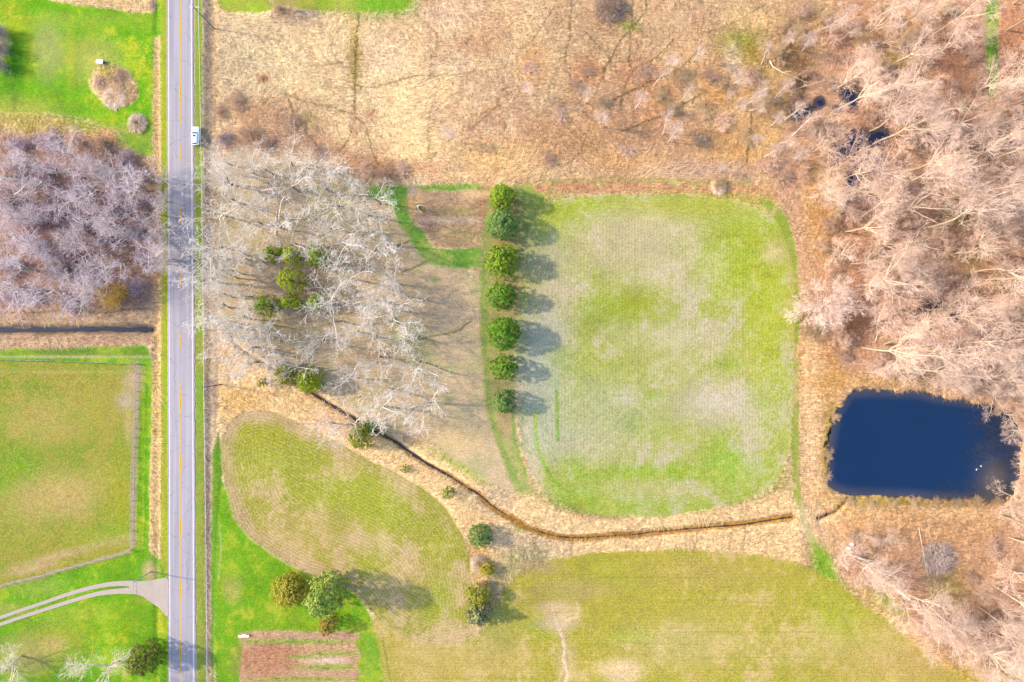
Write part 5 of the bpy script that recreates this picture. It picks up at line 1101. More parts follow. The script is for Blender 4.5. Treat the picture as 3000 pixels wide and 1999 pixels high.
def dome_clumps(R, Hh, n, seed, wide=.32, low=.06, inner=.35, lump=.12):
    rs = np.random.RandomState(seed)
    t = low + (1 - low) * rs.rand(n) ** .85
    prof = np.where(t < wide, .78 + .22 * np.sin(t / wide * PI / 2), np.sqrt(np.clip(1 - ((t - wide) / (1 - wide)) ** 2, 0, 1)) ** 1.05)
    a = rs.rand(n) * 2 * PI
    k = rs.rand(n) < inner
    rr = R * prof * np.where(k, rs.uniform(.3, .8, n), rs.uniform(.86, 1.0, n)) * (1 + lump * np.sin(a * 5 + seed + t * 9) * .6 + lump * .6 * np.sin(a * 9 + seed * 2 - t * 14))
    C = np.stack([rr * np.cos(a), rr * np.sin(a), t * Hh * np.where(k, .9, 1)], -1)
    nrm = np.stack([np.cos(a) * prof, np.sin(a) * prof, .25 + 1.1 * np.clip(t - wide * .6, 0, 1)], -1); nrm /= np.linalg.norm(nrm, axis=1, keepdims=True)
    return C, nrm, rs
def bough_clumps(R, Hh, seed, whorls=9, per=7, droop=.12):
    rs = np.random.RandomState(seed); C = []; O = []
    for w in range(whorls):
        t = .08 + .9 * w / (whorls - 1); L = R * (1 - t) ** .75 + .25
        for k in range(per):
            a = 2 * PI * (k + rs.rand() * .7) / per + w * .9
            for q in np.arange(.25, 1.01, .42 / max(L, .5)):
                C.append((L * q * math.cos(a), L * q * math.sin(a), t * Hh + .35 * q * L * .5 - droop * L * q * q)); O.append((math.cos(a) * .9, math.sin(a) * .9, .35))
    return np.array(C), np.array(O), rs
NEEDLE = {
    'yellow': leaf_mat('yellow_green_needles', (0.050, 0.107, 0.006), (0.152, 0.252, 0.011), (0.357, 0.377, 0.020)),
    'blue': leaf_mat('blue_green_needles', (0.038, 0.096, 0.024), (0.103, 0.200, 0.045), (0.281, 0.320, 0.057)),
    'sage': leaf_mat('sage_green_needles', (.07, .12, .025), (.20, .28, .04), (.48, .46, .08)),
    'deep': leaf_mat('deep_green_needles', (0.031, 0.092, 0.007), (0.087, 0.202, 0.011), (0.216, 0.306, 0.018)),
    'bright': leaf_mat('bright_green_needles', (0.112, 0.163, 0.004), (0.234, 0.300, 0.006), (0.395, 0.400, 0.012)),
    'olive': leaf_mat('olive_needles', (0.101, 0.113, 0.011), (0.245, 0.251, 0.018), (0.431, 0.356, 0.046)),
    'dark': leaf_mat('dark_olive_needles', (0.050, 0.057, 0.016), (0.135, 0.158, 0.017), (0.414, 0.335, 0.037)),
    'silver': leaf_mat('silvery_green_needles', (.08, .10, .04), (.22, .23, .09), (.46, .42, .18)),
    'rust': leaf_mat('rusty_needles', (0.083, 0.063, 0.014), (0.275, 0.177, 0.026), (0.619, 0.304, 0.044)),
    'gold': leaf_mat('golden_olive_leaves', (0.165, 0.152, 0.014), (0.357, 0.291, 0.026), (0.578, 0.417, 0.062)),
}
M['conifer_bark'] = simple_mat('conifer_bark', (.17, .12, .08), .9, .3, 2)
def evergreen(name, px, py, R, Hh, tone, label, seed, form='dome', group=None, cat='tree', n=None, size=.34, wide=.32, rc=.42, sx=1., nl=22, rz=0, lump=.12, base=None, inner=.35):
    """px, py is where the middle of the crown shows; the foot is found below it"""
    hc = Hh * .6
    bx, by = 1500 + (px - 1500) * (H - hc) / H, 999.5 + (py - 999.5) * (H - hc) / H
    e = empty(name, (*w2(bx, by), gz(bx, by) - .05), rz, (sx, 1, 1))
    Rm = R * S
    if form == 'dome':
        n = n or int(95 * (Rm / 3.3) ** 2 * 2.6)
        C, O, rs = dome_clumps(Rm - rc * .6, Hh - .3, n, seed, wide, inner=inner, lump=lump)
    else:
        C, O, rs = bough_clumps(Rm, Hh, seed)
    vb = np.clip(rs.normal(.5, .17, len(C)), .05, .95)
    V, F, v = leaves(C, O, rc, nl, size, seed, vb)
    cm = mesh_np('needles', V, F, np.full(len(F), 4), NEEDLE[tone], False, {'v': v})
    # limbs inside the crown
    q = np.arange(0, len(C), 6)
    segs = [((0, 0, max(.3, C[i][2] * .8)), tuple(C[i]), .06, .025) for i in q]
    tr = [((0, 0, -.3), (0, 0, Hh * .5), .05 * Hh ** .9, .035 * Hh ** .9), ((0, 0, Hh * .5), (0, 0, Hh * .93), .035 * Hh ** .9, .02)]
    link('trunk', segs_mesh('conifer_trunk', tr + segs, M['conifer_bark'], SIDES, seed), e)
    link('crown', cm, e)
    tag(e, label, cat, group)
    return e
for i, (x, y, r, h, tone, lb) in enumerate((
    (1471, 574, 40, 8.2, 'yellow', 'yellow green rounded pine, topmost of the row beside the square field'), (1471, 655, 45, 8.6, 'blue', 'blue green round pine, second from the top of the row'), (1470, 762, 49, 8.8, 'yellow', 'large yellow green shaggy pine, third from the top of the row'),
    (1470, 866, 43, 8.0, 'deep', 'deep green pine in the middle of the row of seven'), (1475, 977, 50, 9.0, 'deep', 'largest green round pine, third from the bottom of the row'), (1477, 1077, 38, 7.4, 'deep', 'smaller deep green pine, second from the bottom of the row'), (1478, 1178, 37, 7.2, 'blue', 'bluish green small pine at the bottom of the row'))):
    evergreen('pine_tree', x, y, r * 1.0, h, tone, lb, 40 + i, group='row of pines beside the square field', rc=(.46, .5, .4, .44, .5, .38, .42)[i], lump=(.10, .08, .20, .12, .10, .18, .12)[i], wide=(.3, .42, .22, .34, .36, .25, .3)[i], sx=(.95, 1.04, 1.08, .98, 1, 1.06, .96)[i], rz=i * .7)
for i, (x, y, r, h, tone, sx, lb) in enumerate((
    (795, 742, 20, 6, 'bright', 1.2, 'bright green cedar in the bare grove, upper left of the cedar clump'), (822, 735, 14, 5, 'deep', 1, 'small green cedar between the two upper left cedars of the grove'), (856, 750, 28, 7.5, 'deep', .9, 'tall deep green cedar at the centre of the upper cedar clump'), (930, 742, 26, 7, 'deep', 1.05, 'green cedar in the bare grove, upper right of the cedar clump'), (920, 765, 16, 5.5, 'bright', 1, 'small bright cedar tucked under the upper right cedar'),
    (848, 822, 34, 8, 'bright', .9, 'large bright green cedar alone below the upper cedar clump'), (775, 895, 26, 7, 'bright', 1.1, 'green cedar at the lower left of the grove cedars'), (842, 884, 18, 6, 'deep', 1.2, 'green cedar between the lower left and lower right grove cedars'), (872, 890, 14, 5, 'deep', 1, 'small dark cedar right beside the lower middle grove cedar'), (925, 884, 21, 6, 'deep', 1.15, 'compact green cedar at the lower right of the grove cedars'))):
    evergreen('cedar_tree', x, y, r * 1.28, h * 1.35, 'bright' if i % 3 else 'yellow', lb, 60 + i, group='cedars inside the bare grove', size=.26, wide=.2, rc=.36, sx=sx, rz=.6)
evergreen('spruce_tree', 900, 1116, 40, 7.5, 'bright', 'bright green fluffy spruce at the creek, below the grove', 80, size=.3, wide=.22)
evergreen('spruce_tree', 832, 1096, 36, 7, 'olive', 'olive brown spruce touching the bright spruce at the creek', 81, size=.3, wide=.22)
evergreen('spruce_tree', 764, 1124, 15, 4, 'olive', 'small olive evergreen left of the two creek spruces', 82, size=.24, rc=.3)
evergreen('spruce_tree', 1052, 1282, 40, 8, 'olive', 'olive green cone evergreen half hidden by bare branches at the creek bend', 83, size=.3, wide=.15, sx=.95, rz=.5)
evergreen('spruce_tree', 1072, 1258, 22, 5, 'deep', 'small green evergreen leaning on the olive creek conifer', 84, size=.28)
evergreen('ball_shrub', 1185, 1374, 14, 2.4, 'yellow', 'smallest yellow green ball shrub on the creek bank', 85, cat='shrub', size=.2, rc=.26, wide=.45)
evergreen('ball_shrub', 1312, 1446, 20, 3.2, 'deep', 'medium deep green ball shrub on the creek bank', 86, cat='shrub', size=.2, rc=.28, wide=.45)
evergreen('ball_shrub', 1407, 1574, 37, 5.2, 'blue', 'large blue green ball shrub above the tan bushes', 87, cat='shrub', size=.3, rc=.4, wide=.4)
evergreen('olive_bush', 1402, 1745, 36, 5.5, 'olive', 'olive yellow bush between the tan bushes and the silvery spruce', 88, cat='shrub', size=.3, wide=.35, lump=.3)
evergreen('olive_bush', 1425, 1672, 24, 3.5, 'gold', 'thin golden olive bush above the olive bush', 89, cat='shrub', size=.26, wide=.35, lump=.3, n=110)
evergreen('spruce_tree', 1400, 1806, 44, 7.5, 'silver', 'silvery star shaped spruce at the bottom of the bush line', 90, form='bough', size=.4, rc=.36)
evergreen('olive_bush', 842, 1735, 52, 5.0, 'gold', 'wide golden olive dome bush on the lower lawn', 91, cat='shrub', size=.26, wide=.4, rc=.42, lump=.15, n=560, inner=.35)
evergreen('pine_tree', 948, 1752, 54, 16, 'sage', 'tall open green pine on the lower lawn casting the longest shadow', 92, size=.42, wide=.35, rc=.6, n=420, lump=.25, nl=26)
evergreen('arborvitae', 957, 1836, 30, 6.0, 'rust', 'rusty orange and dark green arborvitae below the tall pine', 93, size=.26, wide=.25, sx=1., rc=.34)
evergreen('spruce_tree', 412, 1940, 46, 10, 'dark', 'big dark olive evergreen on the lawn beside the road, bottom left', 94, size=.34, wide=.3, rz=.2)

# --- brush piles and fallen timber
def brush_pile(px, py, R, hz, n, label, seed):
    rs = random.Random(seed); segs = []
    for i in range(n):
        a = rs.uniform(0, 2 * PI); r = rs.random() ** .6 * R; z = hz * (1 - (r / R) ** 2) * rs.uniform(.2, 1)
        d = rs.uniform(0, 2 * PI); L = rs.uniform(.6, 2.2); t = rs.gauss(0, .28)
        p = Vector((r * math.cos(a), r * math.sin(a), z)); q = p + Vector((math.cos(d), math.sin(d), t)) * L * .5; e = q + Vector((math.cos(d + rs.gauss(0, .5)), math.sin(d + rs.gauss(0, .5)), t + rs.gauss(0, .3))) * L * .5
        w = rs.uniform(.02, .07)
        segs += [(tuple(p), tuple(q), w, w * .8), (tuple(q), tuple(e), w * .8, w * .4)]
    me = segs_mesh('brush_pile', segs, M['stick'], SIDES, seed)
    tag(link('brush_pile', me, None, (*w2(px, py), gz(px, py))), label, 'brush pile')
brush_pile(2745, 1635, 48 * S, 1.9, 1500, 'big grey purple heap of cut branches in the clearing below the pond', 1)
brush_pile(1785, 24, 42 * S, 1.6, 900, 'heap of dark sticks inside the thicket at the top edge', 2)
M['log_pale'] = bark_mat('pale_dead_wood', (.66, .53, .40), (.62, .48, .36), .08)
def fallen(name, pts, r0, r1, label, seed, twigs=6, cat='log'):
    rs = random.Random(seed); P_ = [Vector((*w2(x, y), gz(x, y) + z)) for x, y, z in pts]; n = len(P_)
    segs = []; 
    for i in range(n - 1): segs.append((tuple(P_[i]), tuple(P_[i + 1]), lerp(r0, r1, i / (n - 1)), lerp(r0, r1, (i + 1) / (n - 1))))
    br = []
    d = (P_[-1] - P_[0]).normalized()
    for k in range(twigs):
        t = rs.uniform(.35, 1); p = P_[0].lerp(P_[-1], t); p = min(P_, key=lambda v: (v - p).length)
        dd = rot_dir(d, math.radians(rs.uniform(25, 60)), rs.uniform(0, 6.28)); dd.z = abs(dd.z)
        q = p + dd * rs.uniform(.8, 2.2); br.append((tuple(p), tuple(q), r1 * .7, .03))
        for j in range(3):
            e = q + rot_dir(dd, rs.uniform(.3, .8), rs.uniform(0, 6.28)) * rs.uniform(.5, 1.2); br.append((tuple(q), tuple(e), .03, .015))
    o0 = Vector(P_[0])
    sh = lambda L: [(tuple(Vector(a) - o0), tuple(Vector(b) - o0), c, e) for a, b, c, e in L]
    e = empty(name, o0)
    link('trunk', segs_mesh('log_trunk', sh(segs), M['log_pale'], ((0, 9, 8),), seed), e)
    if br: link('branch', segs_mesh('log_branches', sh(br), M['log_pale'], SIDES, seed), e)
    tag(e, label, cat)
fallen('fallen_trunk', [(2300, 272, .4), (2345, 258, .6), (2385, 247, .9), (2415, 240, 1.3)], .12, .06, 'straight whitish fallen trunk across the brown hollow at the meadow edge', 1, 3)
fallen('fallen_trunk', [(2254, 180, .3), (2262, 198, .5), (2290, 215, .5), (2325, 226, .4), (2355, 240, .3)], .17, .08, 'crooked grey fallen trunk lying from the green meadow patch to the brown hollow', 2, 7)
fallen('fallen_trunk', [(2478, 1622, .3), (2510, 1630, .5), (2535, 1640, .6), (2560, 1655, .5), (2590, 1672, .4)], .30, .12, 'thick tan fallen trunk beside the white stump, bottom right', 3, 9)
fallen('fallen_trunk', [(2618, 1720, .3), (2640, 1738, .4), (2662, 1755, .4)], .36, .25, 'short split tan trunk lying below the brush pile', 4, 2)
fallen('fallen_trunk', [(2562, 1000, .3), (2566, 975, .5), (2560, 940, .4)], .12, .06, 'thin yellowish fallen branch right of the round pink tree', 5, 3)
fallen('fallen_trunk', [(2595, 925, .3), (2602, 885, .5)], .11, .07, 'short yellowish dead stick standing right of the round pink tree', 6, 2)
fallen('fallen_trunk', [(2690, 1545, .3), (2694, 1590, .7), (2700, 1640, 1.1), (2705, 1670, 1.3)], .06, .035, 'long pale poles leaning on the left side of the brush pile', 7, 4)
fallen('fallen_trunk', [(842, 640, .2), (880, 642, .2), (900, 638, .2)], .16, .10, 'dark rotten log lying in the upper part of the grove', 8, 0)
fallen('fallen_trunk', [(812, 618, .2), (810, 650, .2), (808, 690, .2)], .12, .08, 'thin dark log lying upright in the picture in the upper grove', 9, 0)

# --- loose dry stalks over all the tall grass (nobody could count them)
def dry_stalks(n, seed):
    rs = np.random.RandomState(seed)
    ji = rs.randint(2, nyy - 2, n * 3); ii = rs.randint(2, nxx - 2, n * 3)
    ok = (tall[ji, ii] > .08 + .25 * rs.rand(n * 3)) & (zz[ji, ii] > -.45)
    ji = ji[ok][:n]; ii = ii[ok][:n]; m = len(ji)
    x = XW[ji, ii] + rs.uniform(-.12, .12, m); y = YW[ji, ii] + rs.uniform(-.12, .12, m); z = zz[ji, ii]
    th = 3.5 * vnoise(x * .05, y * .05, 777) * 2 + rs.normal(0, .55, m)
    L = rs.uniform(.6, 1.5, m); inc = rs.uniform(.12, .5, m); W = rs.uniform(.02, .05, m)
    d = np.stack([np.cos(th), np.sin(th), np.zeros(m)], -1); s = np.stack([-np.sin(th), np.cos(th), np.zeros(m)], -1)
    p0 = np.stack([x, y, z + .02], -1); p1 = p0 + d * (L * .5)[:, None]; p1[:, 2] += L * .5 * np.sin(inc) + .06; p2 = p0 + d * L[:, None]; p2[:, 2] = p1[:, 2] + L * .1
    up = np.zeros((m, 3)); up[:, 2] = .03
    V = np.stack([p0 - s * W[:, None], p0 + s * W[:, None], p1 + s * W[:, None] * .8, p1 - s * W[:, None] * .8, p2], 1)
    base = (np.arange(m) * 5)[:, None]
    F = np.concatenate([base + np.array([0, 1, 2, 3]), ], 1); F2 = base + np.array([3, 2, 4])
    flat = np.concatenate([np.concatenate([F, F2], 1)], 0).ravel()
    sizes = np.tile([4, 3], m)
    c = col[ji, ii] * (.62 + 1.1 * rs.rand(m) ** 1.4)[:, None] * np.array([1.02, 1.0, .98])
    c = np.clip(c, .01, .8)
    return mesh_np('dry_grass', V.reshape(-1, 3), flat, sizes, M['stalk'], False, {'col': np.repeat(c, 5, 0)})
mm_, nt_, b_ = new_mat('dry_stalks'); at_ = N(nt_, 'ShaderNodeAttribute', attribute_name='col'); nt_.links.new(at_.outputs['Color'], b_.inputs['Base Color']); b_.inputs['Roughness'].default_value = .9; b_.inputs['Specular IOR Level'].default_value = .1; M['stalk'] = mm_
tag(link('dry_grass', dry_stalks(240000, 8)), 'loose dry grass stalks lying over the meadow, banks and woodland floor', 'dry grass', kind='stuff')

# ------------------------------------------------------------------ man-made things
M['wood_grey'] = simple_mat('weathered_pole_wood', (.20, .15, .12), .9, .25, 2)
M['wood_pale'] = simple_mat('pale_crossarm_wood', (.62, .60, .56), .85, .15, 2)
M['galv'] = simple_mat('galvanised_steel', alb(196, 206, 226), .5, .12, 3, metal=.0)
M['cable'] = simple_mat('aluminium_cable', (.75, .76, .78), .5, .08, 2)
M['dark_cable'] = simple_mat('dark_cable', (.06, .06, .07), .7, .1, 2)
M['insul'] = simple_mat('brown_porcelain', (.10, .06, .05), .3, .1, 4)
M['steel_grey'] = simple_mat('transformer_grey', (.16, .19, .26), .5, .12, 3)
def pole(px, py, h, arm, armz, label, mat_arm, tr=False):
    x, y = w2(px, py); e = empty('utility_pole', (x, y, gz(px, py)))
    MB().tube([(0, 0, -.5), (0, 0, h * .5), (0, 0, h)], [.17, .145, .115], 10).build('pole', M['wood_grey'], e, True)
    a0 = (arm[0] - px) * S; a1 = (arm[1] - px) * S
    ca = MB().box(((a0 + a1) / 2, .14, armz), (a1 - a0, .12, .14), bev=.01).build('crossarm', mat_arm, e)
    for t_ in (.04, .5, .96):
        xx = lerp(a0, a1, t_)
        MB().tube([(xx, .14, armz + .06), (xx, .14, armz + .16), (xx, .14, armz + .18), (xx, .14, armz + .30)], [.02, .02, .07, .05], 8).build('insulator', M['insul'], ca, True)
    for s in (-1, 1): MB().tube([(0, .08, armz - .7), (s * min(.6, (a1 - a0) * .3), .14, armz - .05)], .02, 5).build('brace', M['galv'], e)
    if tr:
        MB().tube([(.36, -.42, h - 2.3), (.36, -.42, h - 2.25), (.36, -.42, h - 1.35), (.36, -.42, h - 1.3)], [.2, .24, .24, .2], 12).build('transformer', M['steel_grey'], e, True)
        MB().box((.18, -.25, h - 1.8), (.5, .1, .1), rz=-.8).build('bracket', M['galv'], e)
    tag(e, label, 'utility pole'); return e
pole(627, 84, 11.0, (610, 641), 10.5, 'wooden utility pole with pale crossarm beside the road at the top', M['wood_pale'])
pole(648, 1127, 10.6, (633, 654), 10.2, 'dark wooden utility pole with grey transformer beside the road, left of the rounded field', M['wood_grey'], True)
def cable(pts, r, mat, label, sag=.35):
    P_ = []
    for (a, b) in zip(pts[:-1], pts[1:]):
        for i in range(16):
            t = i / 16; P_.append((lerp(a[0], b[0], t), lerp(a[1], b[1], t), lerp(a[2], b[2], t) - sag * 4 * t * (1 - t)))
    P_.append(pts[-1]); o = MB().tube(P_, r, 6).build('power_cable', mat, None, True)
    tag(o, label, 'cable')
cable([(*w2(638, -190), 10.8), (*w2(640, 82), 10.75), (*w2(653, 1126), 10.45), (*w2(665, 2190), 10.7)], .026, M['cable'], 'bright overhead cable running along the right verge of the road from pole to pole')
# pale steel pole at the driveway
x, y = w2(441, 1676); e = empty('steel_pole', (x, y, gz(441, 1676)))
MB().tube([(0, 0, -.3), (0, 0, 1.2), (-.05, 0, 4), (-.1, 0, 7.4)], [.16, .15, .135, .115], 12).build('pole', M['galv'], e, True)
MB().tube([(-.1, .0, 7.1), (-.1, .55, 7.3)], .04, 6).build('bracket', M['insul'], e, True)
MB().tube([(-.1, 0, 7.4), (-.1, 0, 7.52), (-.1, 0, 7.56)], [.13, .13, .06], 10).build('cap', M['galv'], e, True)
tag(e, 'pale blue grey steel pole leaning out over the lawn beside the driveway mouth', 'pole')
cable([(*w2(455, -190), 7.6), (*w2(440, 1676), 7.45), (*w2(440, 2190), 7.6)], .016, M['dark_cable'], 'thin dark cable left of the road, ending over the driveway pole', .5)
# fences
M['mesh_wire'] = simple_mat('fence_wire', alb(176, 182, 200), .5, .1, 3)
M['post_wood'] = simple_mat('grey_post_wood', (.36, .32, .29), .9, .2, 2)
M['rail_white'] = simple_mat('fence_rail', alb(222, 220, 226), .7, .1, 3)
def fence(P_, label, hgt=1.35, post_gap=2.45):
    P_ = [Vector((*w2(*p), 0)) for p in P_]; o0 = P_[0].copy(); e = empty('wire_fence', (o0.x, o0.y, 0))
    pts = [P_[0]]
    for a, b in zip(P_[:-1], P_[1:]):
        n = max(1, round((b - a).length / post_gap))
        pts += [a.lerp(b, (i + 1) / n) for i in range(n)]
    pts = [Vector((p.x - o0.x, p.y - o0.y, gw(p.x, p.y))) for p in pts]
    pm = MB().tube([(0, 0, -.3), (0, 0, hgt + .1)], .065, 6); proto = None
    for p in pts:
        if proto is None: proto = pm.build('post', M['post_wood'], e, True); o = proto
        else: o = proto.copy(); COL.objects.link(o)
        o.location = p
    rail = MB(); wire = MB()
    for a, b in zip(pts[:-1], pts[1:]):
        rail.tube([a + Vector((0, 0, hgt)), b + Vector((0, 0, hgt))], .032, 5)
        for k in range(7): wire.tube([a + Vector((0, 0, .1 + k * .19)), b + Vector((0, 0, .1 + k * .19))], .009, 3, False)
        n = 8
        for i in range(n):
            q = a.lerp(b, (i + .5) / n); wire.tube([q + Vector((0, 0, .08)), q + Vector((0, 0, hgt))], .008, 3, False)
    rail.build('top_rail', M['rail_white'], e, True); wire.build('mesh', M['mesh_wire'], e)
    tag(e, label, 'fence', 'fence round the pasture')
fence([(-190, 1049), (0, 1054), (170, 1058), (406, 1066)], 'grey wire fence along the top side of the olive pasture')
fence([(407, 1068), (403, 1200), (395, 1310), (390, 1400), (389, 1500), (388, 1610)], 'grey wire fence along the pasture side that faces the road')
fence([(386, 1613), (300, 1636), (210, 1660), (120, 1686), (0, 1714), (-190, 1768)], 'grey wire fence slanting along the bottom side of the olive pasture')

# car: silver white station wagon, nose towards the top of the picture
M['car_paint'] = simple_mat('white_car_paint', (.80, .83, .85), .25, .03, 2, spec=.5)
M['car_glass'] = simple_mat('tinted_car_glass', (.02, .06, .10), .06, .1, 1, spec=.7)
M['rubber'] = simple_mat('tyre_rubber', (.02, .02, .022), .9, .2, 4)
M['chrome'] = simple_mat('wheel_alloy', (.55, .56, .58), .3, .1, 4, metal=.7)
M['lamp_red'] = simple_mat('tail_lamp', (.35, .02, .02), .3, .1, 4)
M['lamp_clear'] = simple_mat('head_lamp', (.75, .78, .80), .15, .05, 4)
M['plastic'] = simple_mat('black_trim', (.03, .03, .035), .6, .1, 4)
cx, cy = 576.6, 401.0; X_, Y_ = w2(cx, cy)
car = empty('parked_car', (X_, Y_, gz(cx, cy) + .03), -.02)
def ring(y, hw, z0, z1, k=.14, top=.82):
    """cross-section of the body at y: rounded box, narrower at the top"""
    pts = []
    for sx, zt, w in ((-1, z0, .90), (-1, z0 + k, 1), (-1, lerp(z0, z1, .6), 1), (-1, z1 - k * .6, .96), (-1, z1, top), (1, z1, top), (1, z1 - k * .6, .96), (1, lerp(z0, z1, .6), 1), (1, z0 + k, 1), (1, z0, .90)): pts.append((sx * hw * w, y, zt))
    return pts
b = MB()
b.loft([ring(2.24, .62, .36, .62), ring(2.18, .74, .28, .74), ring(1.95, .85, .24, .84), ring(1.2, .90, .22, .93), ring(.75, .91, .22, .97), ring(-.8, .91, .22, .99), ring(-1.7, .90, .24, 1.0), ring(-2.1, .86, .28, .97), ring(-2.24, .78, .36, .86)])
b.build('body', M['car_paint'], car, True)
cab = MB().loft([ring(.95, .70, .90, .97, .03, .98), ring(.62, .72, .90, 1.22, .1, .86), ring(.28, .72, .90, 1.43, .12, .86), ring(-.4, .73, .90, 1.50, .12, .87), ring(-1.3, .72, .90, 1.46, .12, .86), ring(-1.85, .70, .90, 1.30, .1, .85), ring(-2.08, .68, .90, .99, .03, .98)]).build('cabin', M['car_paint'], car, True)
def pane(name, q, mat, par, th=.012):
    a, b_, c, d = [Vector(v) for v in q]; n = (b_ - a).cross(d - a).normalized()
    V = [v + n * th for v in (a, b_, c, d)] + [v - n * th for v in (a, b_, c, d)]
    mb = MB(); mb.add(V, [(0, 1, 2, 3), (7, 6, 5, 4), (0, 4, 5, 1), (1, 5, 6, 2), (2, 6, 7, 3), (3, 7, 4, 0)]); return mb.build(name, mat, par)
pane('windscreen', [(-.66, .97, .975), (.66, .97, .975), (.57, .30, 1.425), (-.57, .30, 1.425)], M['car_glass'], cab)
pane('rear_window', [(.60, -2.06, 1.02), (-.60, -2.06, 1.02), (-.54, -1.86, 1.31), (.54, -1.86, 1.31)], M['car_glass'], cab)
pane('sunroof', [(-.36, .08, 1.472), (.36, .08, 1.472), (.36, -.42, 1.508), (-.36, -.42, 1.508)], M['car_glass'], cab)
for s in (-1, 1):
    q = [(s * .735, .72, 1.0), (s * .735, -1.75, 1.02), (s * .655, -1.55, 1.36), (s * .655, .22, 1.36)]
    pane('side_window', q if s < 0 else q[::-1], M['car_glass'], cab)
    MB().box((s * .60, -.6, 1.53), (.04, 1.8, .04), bev=.01).build('roof_rail', M['chrome'], cab)
    MB().box((s * .98, .55, 1.02), (.18, .12, .13), bev=.03).build('mirror', M['car_paint'], car)
    MB().box((s * .62, 2.13, .66), (.30, .14, .13), bev=.03).build('headlight', M['lamp_clear'], car)
    MB().box((s * .70, -2.17, .80), (.20, .10, .18), bev=.03).build('tail_light', M['lamp_red'], car)
    for yy in (1.42, -1.38):
        w = MB().tube([(s * .70, yy, .33), (s * .72, yy, .33), (s * .90, yy, .33), (s * .92, yy, .33)], [.29, .33, .33, .29], 18).build('wheel', M['rubber'], car, True)
        MB().tube([(s * .905, yy, .33), (s * .928, yy, .33)], [.21, .19], 14).build('rim', M['chrome'], w, True)
MB().box((0, -1.05, 1.53), (1.15, .05, .03), bev=.01).build('crossbar', M['steel_grey'], cab)
MB().box((0, -2.22, .45), (1.5, .10, .16), bev=.03).build('bumper', M['plastic'], car)
MB().box((0, 2.20, .42), (1.3, .08, .14), bev=.03).build('bumper', M['plastic'], car)
tag(car, 'white station wagon with dark sunroof parked on the right shoulder of the road', 'car')

# white lidded box by the grass island
M['white_plastic'] = simple_mat('white_plastic', (.82, .82, .84), .5, .05, 2)
M['box_end_shade'] = simple_mat('blue_grey_painted_shade', (.05, .09, .16), .5, .1, 2)  # blue-grey tone that paints shade on the box end
M['red_latch'] = simple_mat('rusty_latch', (.30, .07, .06), .6, .2, 3)
x, y = w2(297, 184); e = empty('storage_box', (x, y, gz(297, 184)), -.12)
MB().box((0, 0, .42), (1.55, .92, .84), bev=.05).build('body', M['white_plastic'], e)
ld = MB().box((-.03, 0, .88), (1.62, 1.0, .10), bev=.03).build('lid', M['white_plastic'], e)
MB().box((.12, .06, .945), (.30, .07, .03)).build('latch', M['red_latch'], ld)
MB().box((.86, -.02, .40), (.16, .80, .66), bev=.02).build('painted_end_shade', M['box_end_shade'], e)  # dark slab added as painted shade on the right end
tag(e, 'white lidded box, its end coloured as shade, on the lawn above the grass island', 'storage box')
# white bench with panel at the garden plot
x, y = w2(716, 1862); e = empty('garden_bench', (x, y, gz(716, 1862)), .02)
MB().box((0, 0, .45), (2.6, .46, .06), bev=.01).build('seat', M['white_plastic'], e)
for s in (-1.05, 1.05): MB().box((s, 0, .21), (.08, .40, .42)).build('leg', M['white_plastic'], e)
b = MB(); b.add([(-.55, .20, .49), (.75, .20, .49), (.72, .72, 1.25), (-.25, .62, 1.15), (-.55, .26, .49), (.75, .26, .49), (.72, .78, 1.25), (-.25, .68, 1.15)], [(0, 1, 2, 3), (7, 6, 5, 4), (0, 4, 5, 1), (1, 5, 6, 2), (2, 6, 7, 3), (3, 7, 4, 0)]); b.build('backrest', M['white_plastic'], e)
tag(e, 'white bench with slanting back at the top left corner of the garden plot', 'bench')
# half sunk white tub in the garden bed
M['moss'] = simple_mat('brown_moss', (.16, .12, .015), .95, .4, 3)
x, y = w2(1237, 612); e = empty('garden_tub', (x, y, gz(1237, 612)), -.55)
b = MB(); V = []; F = []
n = 22
for i in range(n + 1):
    a = math.radians(95 + 200 * i / n)
    tf = math.sin(PI * min(1, max(0, i / n))) ** .4
    for k, (r, z) in enumerate(((.86, 0), (.9, .30 * tf + .05), (1.0, .34 * tf + .05), (1.03, 0))): V.append((1.15 * r * math.cos(a), .78 * r * math.sin(a), z))
for i in range(n):
    for k in range(3): F.append((i * 4 + k, i * 4 + k + 1, i * 4 + k + 5, i * 4 + k + 4))
b.add(V, F).build('rim', M['white_plastic'], e, True)
b = MB(); b.add([(0, 0, .10)] + [(.97 * math.cos(2 * PI * i / 20), .66 * math.sin(2 * PI * i / 20), .03) for i in range(20)], [(0, i + 1, (i + 1) % 20 + 1) for i in range(20)]); b.build('soil', M['moss'], e, True)
MB().box((-1.28, -.05, .22), (.42, .16, .14), bev=.04).build('spout', M['white_plastic'], e)
tag(e, 'white curved tub rim half sunk in the garden bed with moss inside', 'tub')
